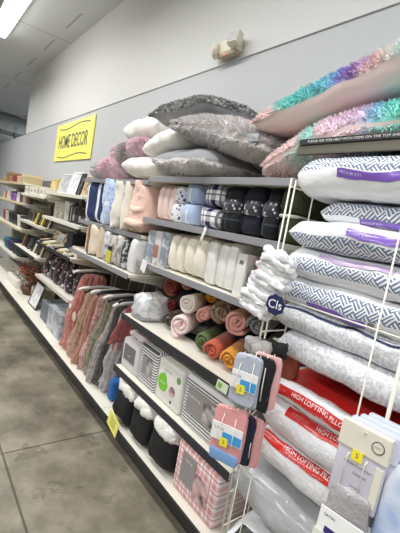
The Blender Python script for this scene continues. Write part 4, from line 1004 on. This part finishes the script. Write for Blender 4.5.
for i in range(6):
    if v0 is None: v0 = vase(names[0], g, -4.45, .22, Z, VP, m_dv); continue
    o = v0.copy(); col.objects.link(o); o.location = (-4.45+.195*i, .22+.02*(i % 2), Z); o.rotation_euler = (0, 0, i*1.3); tag(o, names[i], 'vase', g)
Z = .1385
o = box('storage_box', (0, 0, 0), (.42, .30, .26), picmat('box_print_grey', (186, 190, 196), (150, 154, 162), 10), None, .01); o.location = (-3.72, .24, Z+.131); tag(o, 'large grey printed box on the floor shelf left of the coral throw', 'box')
o = box('storage_box', (0, 0, 0), (.30, .28, .22), flat('box_slate', (104, 108, 116), .5), None, .01); o.location = (-4.12, .25, Z+.111); tag(o, 'slate grey box on the floor shelf left of the grey printed one', 'box')
frame('large white framed panel with dark rim leaning on the floor shelf', 'floor shelf frames', -4.72, .13, Z, .36, .30, (50, 46, 44), p_white, 16, 0, .012)
# --- bay with boxes
g = 'small boxes in a row on the white shelf'; Z = 1.501
for i in range(7):
    o = box('small_box', (0, 0, 0), (.145, .16, .10), flat('smallbox_%d' % (i % 3), ((224, 218, 204), (206, 200, 186), (232, 230, 222))[i % 3], .5), None, .004); o.location = (-5.70+.165*i, .20, Z+.05)
    box('printed_mark', (0, -.081, .0), (.07, .002, .04), flat('mark_tan', (170, 160, 140), .5), o)
    tag(o, ('cream small box at the far left of the box row', 'tan small box, second in the box row', 'off-white small box, third in the box row', 'cream small box in the middle of the box row', 'tan small box, fifth in the box row', 'off-white small box, second from the right in the row', 'cream small box at the right end of the box row')[i], 'box', g)
g = 'frames leaning behind the row of small boxes'
frame('gold patterned picture, left one behind the small boxes', g, -5.55, .42, Z, .30, .27, (206, 190, 140), p_gold, 8)
frame('gold patterned picture, right one behind the small boxes', g, -5.22, .42, Z, .26, .28, (196, 180, 130), p_gold, 8)
frame('dark chalk-style picture behind the small boxes', g, -4.92, .42, Z, .28, .29, (40, 40, 44), p_dark, 8)
g = 'small jars on the shelf under the box row'; Z = 1.136
for i, (rgb, lid) in enumerate((((66, 60, 58), None), ((54, 50, 52), (150, 140, 120)), ((96, 88, 80), None), ((44, 44, 50), (120, 110, 96)), ((80, 74, 66), None))):
    jar(('charcoal jar at the left end under the box row', 'black lidded jar, second under the box row', 'brown jar, third under the box row', 'black lidded jar, fourth under the box row', 'brown jar right before the yellow frames')[i], g, -5.70+.12*i, .24, Z, .05, .15, rgb, lid, 'jar', 'jar')
g = 'small frames fanned out on the shelf'
for i, (rgb, pm) in enumerate((((224, 200, 90), p_yel), ((30, 30, 32), p_white), ((226, 206, 96), p_yel), ((34, 32, 34), p_gold), ((232, 230, 224), p_dark))):
    frame(('yellow framed picture, left one of the yellow pair', 'black framed picture between the yellow pair', 'yellow framed picture, right one of the yellow pair', 'black framed picture with gold print right of the yellow pair', 'white framed dark picture at the right end of its shelf')[i], g, -5.10+.115*i, .16+.01*i, Z, .13, .15, rgb, pm, 15, -35, .014)
g = 'small frames on the lower dark-edged shelf'; Z = .771
for i, (rgb, pm) in enumerate((((150, 120, 80), p_warm), ((40, 36, 36), p_dark), ((90, 84, 80), p_grey), ((28, 28, 30), p_white), ((232, 230, 226), p_warm), ((34, 32, 34), p_yel), ((226, 220, 206), p_warm))):
    frame(('brown framed print at the left end of the lower dark-edged shelf', 'black framed dark print, second on the lower dark-edged shelf', 'grey framed print, third on the lower dark-edged shelf', 'black framed white print in the middle of the lower dark-edged shelf', 'white framed warm print on the lower dark-edged shelf', 'black framed yellow print on the lower dark-edged shelf', 'cream framed print at the right end of the lower dark-edged shelf')[i], g, -5.68+.16*i, .17+.01*(i % 2), Z, .15, .17, rgb, pm, 15, -30, .014)
t = thing('leafy_basket', 'basket of red and green autumn foliage on the floor shelf', 'artificial plant', (-5.35, .26, .1385))
bm = bmesh.new(); lathe(bm, [(.10, 0), (.13, .06), (.14, .10)], 18); bobj('basket', bm, flat('basket_brown', (90, 66, 48), .7), t, True)
rl = random.Random(5); 
for nm, cc, n in (('red_leaves', (150, 70, 54), 260), ('green_leaves', (72, 92, 58), 160)):
    V = []; F = []
    for i in range(n):
        c = Vector((rl.gauss(0, .15), rl.gauss(0, .07), .26+rl.gauss(0, .09))); a = Vector((rl.gauss(0, 1), rl.gauss(0, 1), rl.gauss(0, 1))).normalized(); bb = a.orthogonal().normalized(); k = len(V)
        V += [c-a*.028, c+bb*.012+a.cross(bb)*.004, c+a*.028, c-bb*.012+a.cross(bb)*.004]; F.append((k, k+1, k+2, k+3))
    obj(nm, V, F, flat('leaf_'+nm, cc, .6), t)
t_ = box('photo_box', (0, 0, 0), (.26, .24, .16), flat('box_sand', (200, 190, 170), .5), None, .006); t_.location = (-5.06, .34, .1385+.081); tag(t_, 'sand coloured box on the floor shelf right of the foliage', 'box')
# --- bays with tan edges
g = 'goods on the tan-edged top shelf'; Z = 1.641
for i, (x, w, h, rgb, nm, lab) in enumerate(((-7.55, .22, .08, (168, 140, 96), 'gift_box', 'ochre box at the far left of the tan-edged top shelf'), (-7.20, .18, .17, (128, 116, 74), 'gift_box', 'tall olive gold box standing above its neighbours'), (-6.90, .24, .10, (176, 110, 90), 'gift_box', 'terracotta box right of the tall olive one'), (-6.60, .26, .12, (130, 60, 62), 'gift_box', 'dark red box on the tan-edged top shelf'), (-6.28, .24, .10, (196, 170, 130), 'gift_box', 'tan box on the tan-edged top shelf'), (-5.98, .22, .13, (190, 176, 140), 'gift_box', 'straw coloured box at the right end of the tan-edged top shelf'))):
    o = box(nm, (0, 0, 0), (w, .24, h), flat('gift_%d' % i, rgb, .5), None, .006); o.location = (x, .25, Z+h/2); tag(o, lab, 'box', g)
    box('lid', (0, 0, h*.36), (w+.008, .248, h*.26), flat('gift_lid_%d' % i, tuple(min(255, int(v*1.15)) for v in rgb), .5), o, .004)
g = 'goods on the tan-edged second shelf'; Z = 1.351
for i, (x, r, h, rgb) in enumerate(((-7.6, .06, .13, (216, 190, 150)), (-7.42, .06, .14, (150, 90, 80)), (-7.22, .07, .16, (224, 216, 206)), (-6.88, .07, .15, (120, 84, 150)), (-6.68, .07, .14, (134, 96, 160)), (-6.48, .06, .17, (232, 228, 230)), (-6.26, .06, .15, (110, 70, 80)), (-6.06, .06, .13, (170, 150, 120)), (-5.90, .05, .14, (96, 80, 74)))):
    jar(('beige candle jar far left under the tan top shelf', 'rust candle jar second from far left under the tan top shelf', 'ivory candle jar third from far left under the tan top shelf', 'purple candle jar, left one of the purple pair', 'purple candle jar, right one of the purple pair', 'white candle jar right of the purple pair', 'plum candle jar under the tan top shelf', 'khaki candle jar under the tan top shelf', 'dark brown candle jar at the right end under the tan top shelf')[i], g, x, .23, Z, r, h, rgb, (90, 80, 70) if i % 2 else None)
g = 'pots on the tan-edged third shelf'; Z = .981
for i, (x, rgb, lab) in enumerate(((-7.35, (150, 70, 80), 'wine red pot far left on the tan third shelf'), (-7.14, (206, 196, 190), 'pale pot on the tan third shelf'), (-6.86, (44, 62, 66), 'dark teal pot on the tan third shelf'), (-6.64, (34, 40, 46), 'black pot, left one of the black pair'), (-6.42, (36, 36, 40), 'black pot, right one of the black pair'), (-6.20, (226, 222, 216), 'white box-like pot beside the black pair'), (-5.98, (60, 54, 50), 'dark brown pot at the right end of the tan third shelf'))):
    vase(lab, g, x, .24, Z, [(.05, 0), (.075, .02), (.085, .16), (.09, .18), (.075, .18)], flat('pot_%d' % i, rgb, .35), cat='pot', name='flower_pot')
g = 'goods on the low cream-edged shelf'; Z = .561
for i, (x, rgb, lab) in enumerate(((-6.80, (40, 120, 130), 'teal bowl on the low cream-edged shelf'), (-6.52, (70, 52, 110), 'violet bowl on the low cream-edged shelf'), (-6.20, (54, 66, 54), 'dark green basket, left one on the low shelf'), (-5.95, (50, 60, 50), 'dark green basket, right one on the low shelf'))):
    vase(lab, g, x, .24, Z, [(.07, 0), (.10, .02), (.125, .15), (.13, .17), (.11, .17)], flat('bowl_%d' % i, rgb, .6), cat='basket', name='storage_basket')
Z = .1385; g = 'red candles on the floor shelf'
for i in range(5):
    jar(('coral red candle, nearest of the five behind the white mugs', 'coral red candle, second of the five behind the white mugs', 'coral red candle in the middle behind the white mugs', 'coral red candle, fourth of the five behind the white mugs', 'coral red candle, farthest of the five behind the white mugs')[i], g, -5.74-.12*i, .34, Z+.131, .05, .13, (196, 90, 76), (150, 66, 56))
o = box('riser', (0, 0, 0), (.70, .16, .13), m_shelf, None, .004); o.location = (-5.97, .34, Z+.0655); tag(o, 'cream riser carrying the red candles on the floor shelf', 'riser')
for i in range(5):
    jar(('white mug-like pot, nearest one in front of the red candles', 'white pot, second from the nearest in front of the red candles', 'white pot in the middle of the row before the red candles', 'white pot, fourth in the row before the red candles', 'white pot, farthest in the row before the red candles')[i], 'white pots on the floor shelf', -5.72-.13*i, .17, Z, .055, .13, (228, 224, 216), None, 'pot', 'ceramic_pot')

# --- flat-lying and small goods that fill the decor shelves
g = 'flat frames lying along the shelf fronts'
for i in range(6):
    o = box('boxed_frame', (0, 0, 0), (.13, .15, .022), flat('boxed_%d' % (i % 3), ((40, 38, 38), (206, 190, 120), (214, 208, 198))[i % 3], .4), None, .003); o.location = (-4.47+.19*i, .19, 1.286+.0115) if i < 0 else (-4.48+.185*i, .135, .981+.03); o.rotation_euler = (R(14), 0, R(-8))
    box('print', (0, 0, .0115), (.10, .12, .001), (p_warm, p_white, p_dark)[i % 3], o)
    tag(o, ('black boxed frame', 'gold boxed frame', 'pale boxed frame')[i % 3] + (' lying at the far end', ' lying second along', ' lying third along', ' lying fourth along', ' lying fifth along', ' lying nearest the pillows along')[i] + ' the dark-edged middle shelf front', 'picture frame', g)
g = 'small dark jars on the lower dark-edged shelf'
for i in range(5):
    jar(('smallest dark jar at the far back of the lower dark-edged shelf', 'bronze jar second along the back of the lower dark-edged shelf', 'grey jar in the middle of the back of the lower dark-edged shelf', 'bronze jar fourth along the back of the lower dark-edged shelf', 'black jar nearest end at the back of the lower dark-edged shelf')[i], g, -5.62+.23*i, .40, .771, .05, .16+.02*(i % 3), ((50, 46, 46), (120, 96, 70), (110, 108, 106), (126, 100, 72), (36, 36, 40))[i], (60, 54, 50))
g = 'cream canisters behind the vases'
for i in range(5):
    jar(('cream canister behind the leftmost dark floral vase', 'tan canister behind the second dark floral vase', 'cream canister behind the middle dark floral vases', 'tan canister behind the fifth dark floral vase', 'cream canister behind the nearest dark floral vase')[i], g, -4.38+.21*i, .42, .586, .07, .27, ((206, 198, 184), (170, 150, 126))[i % 2], (120, 108, 96), 'canister', 'canister')
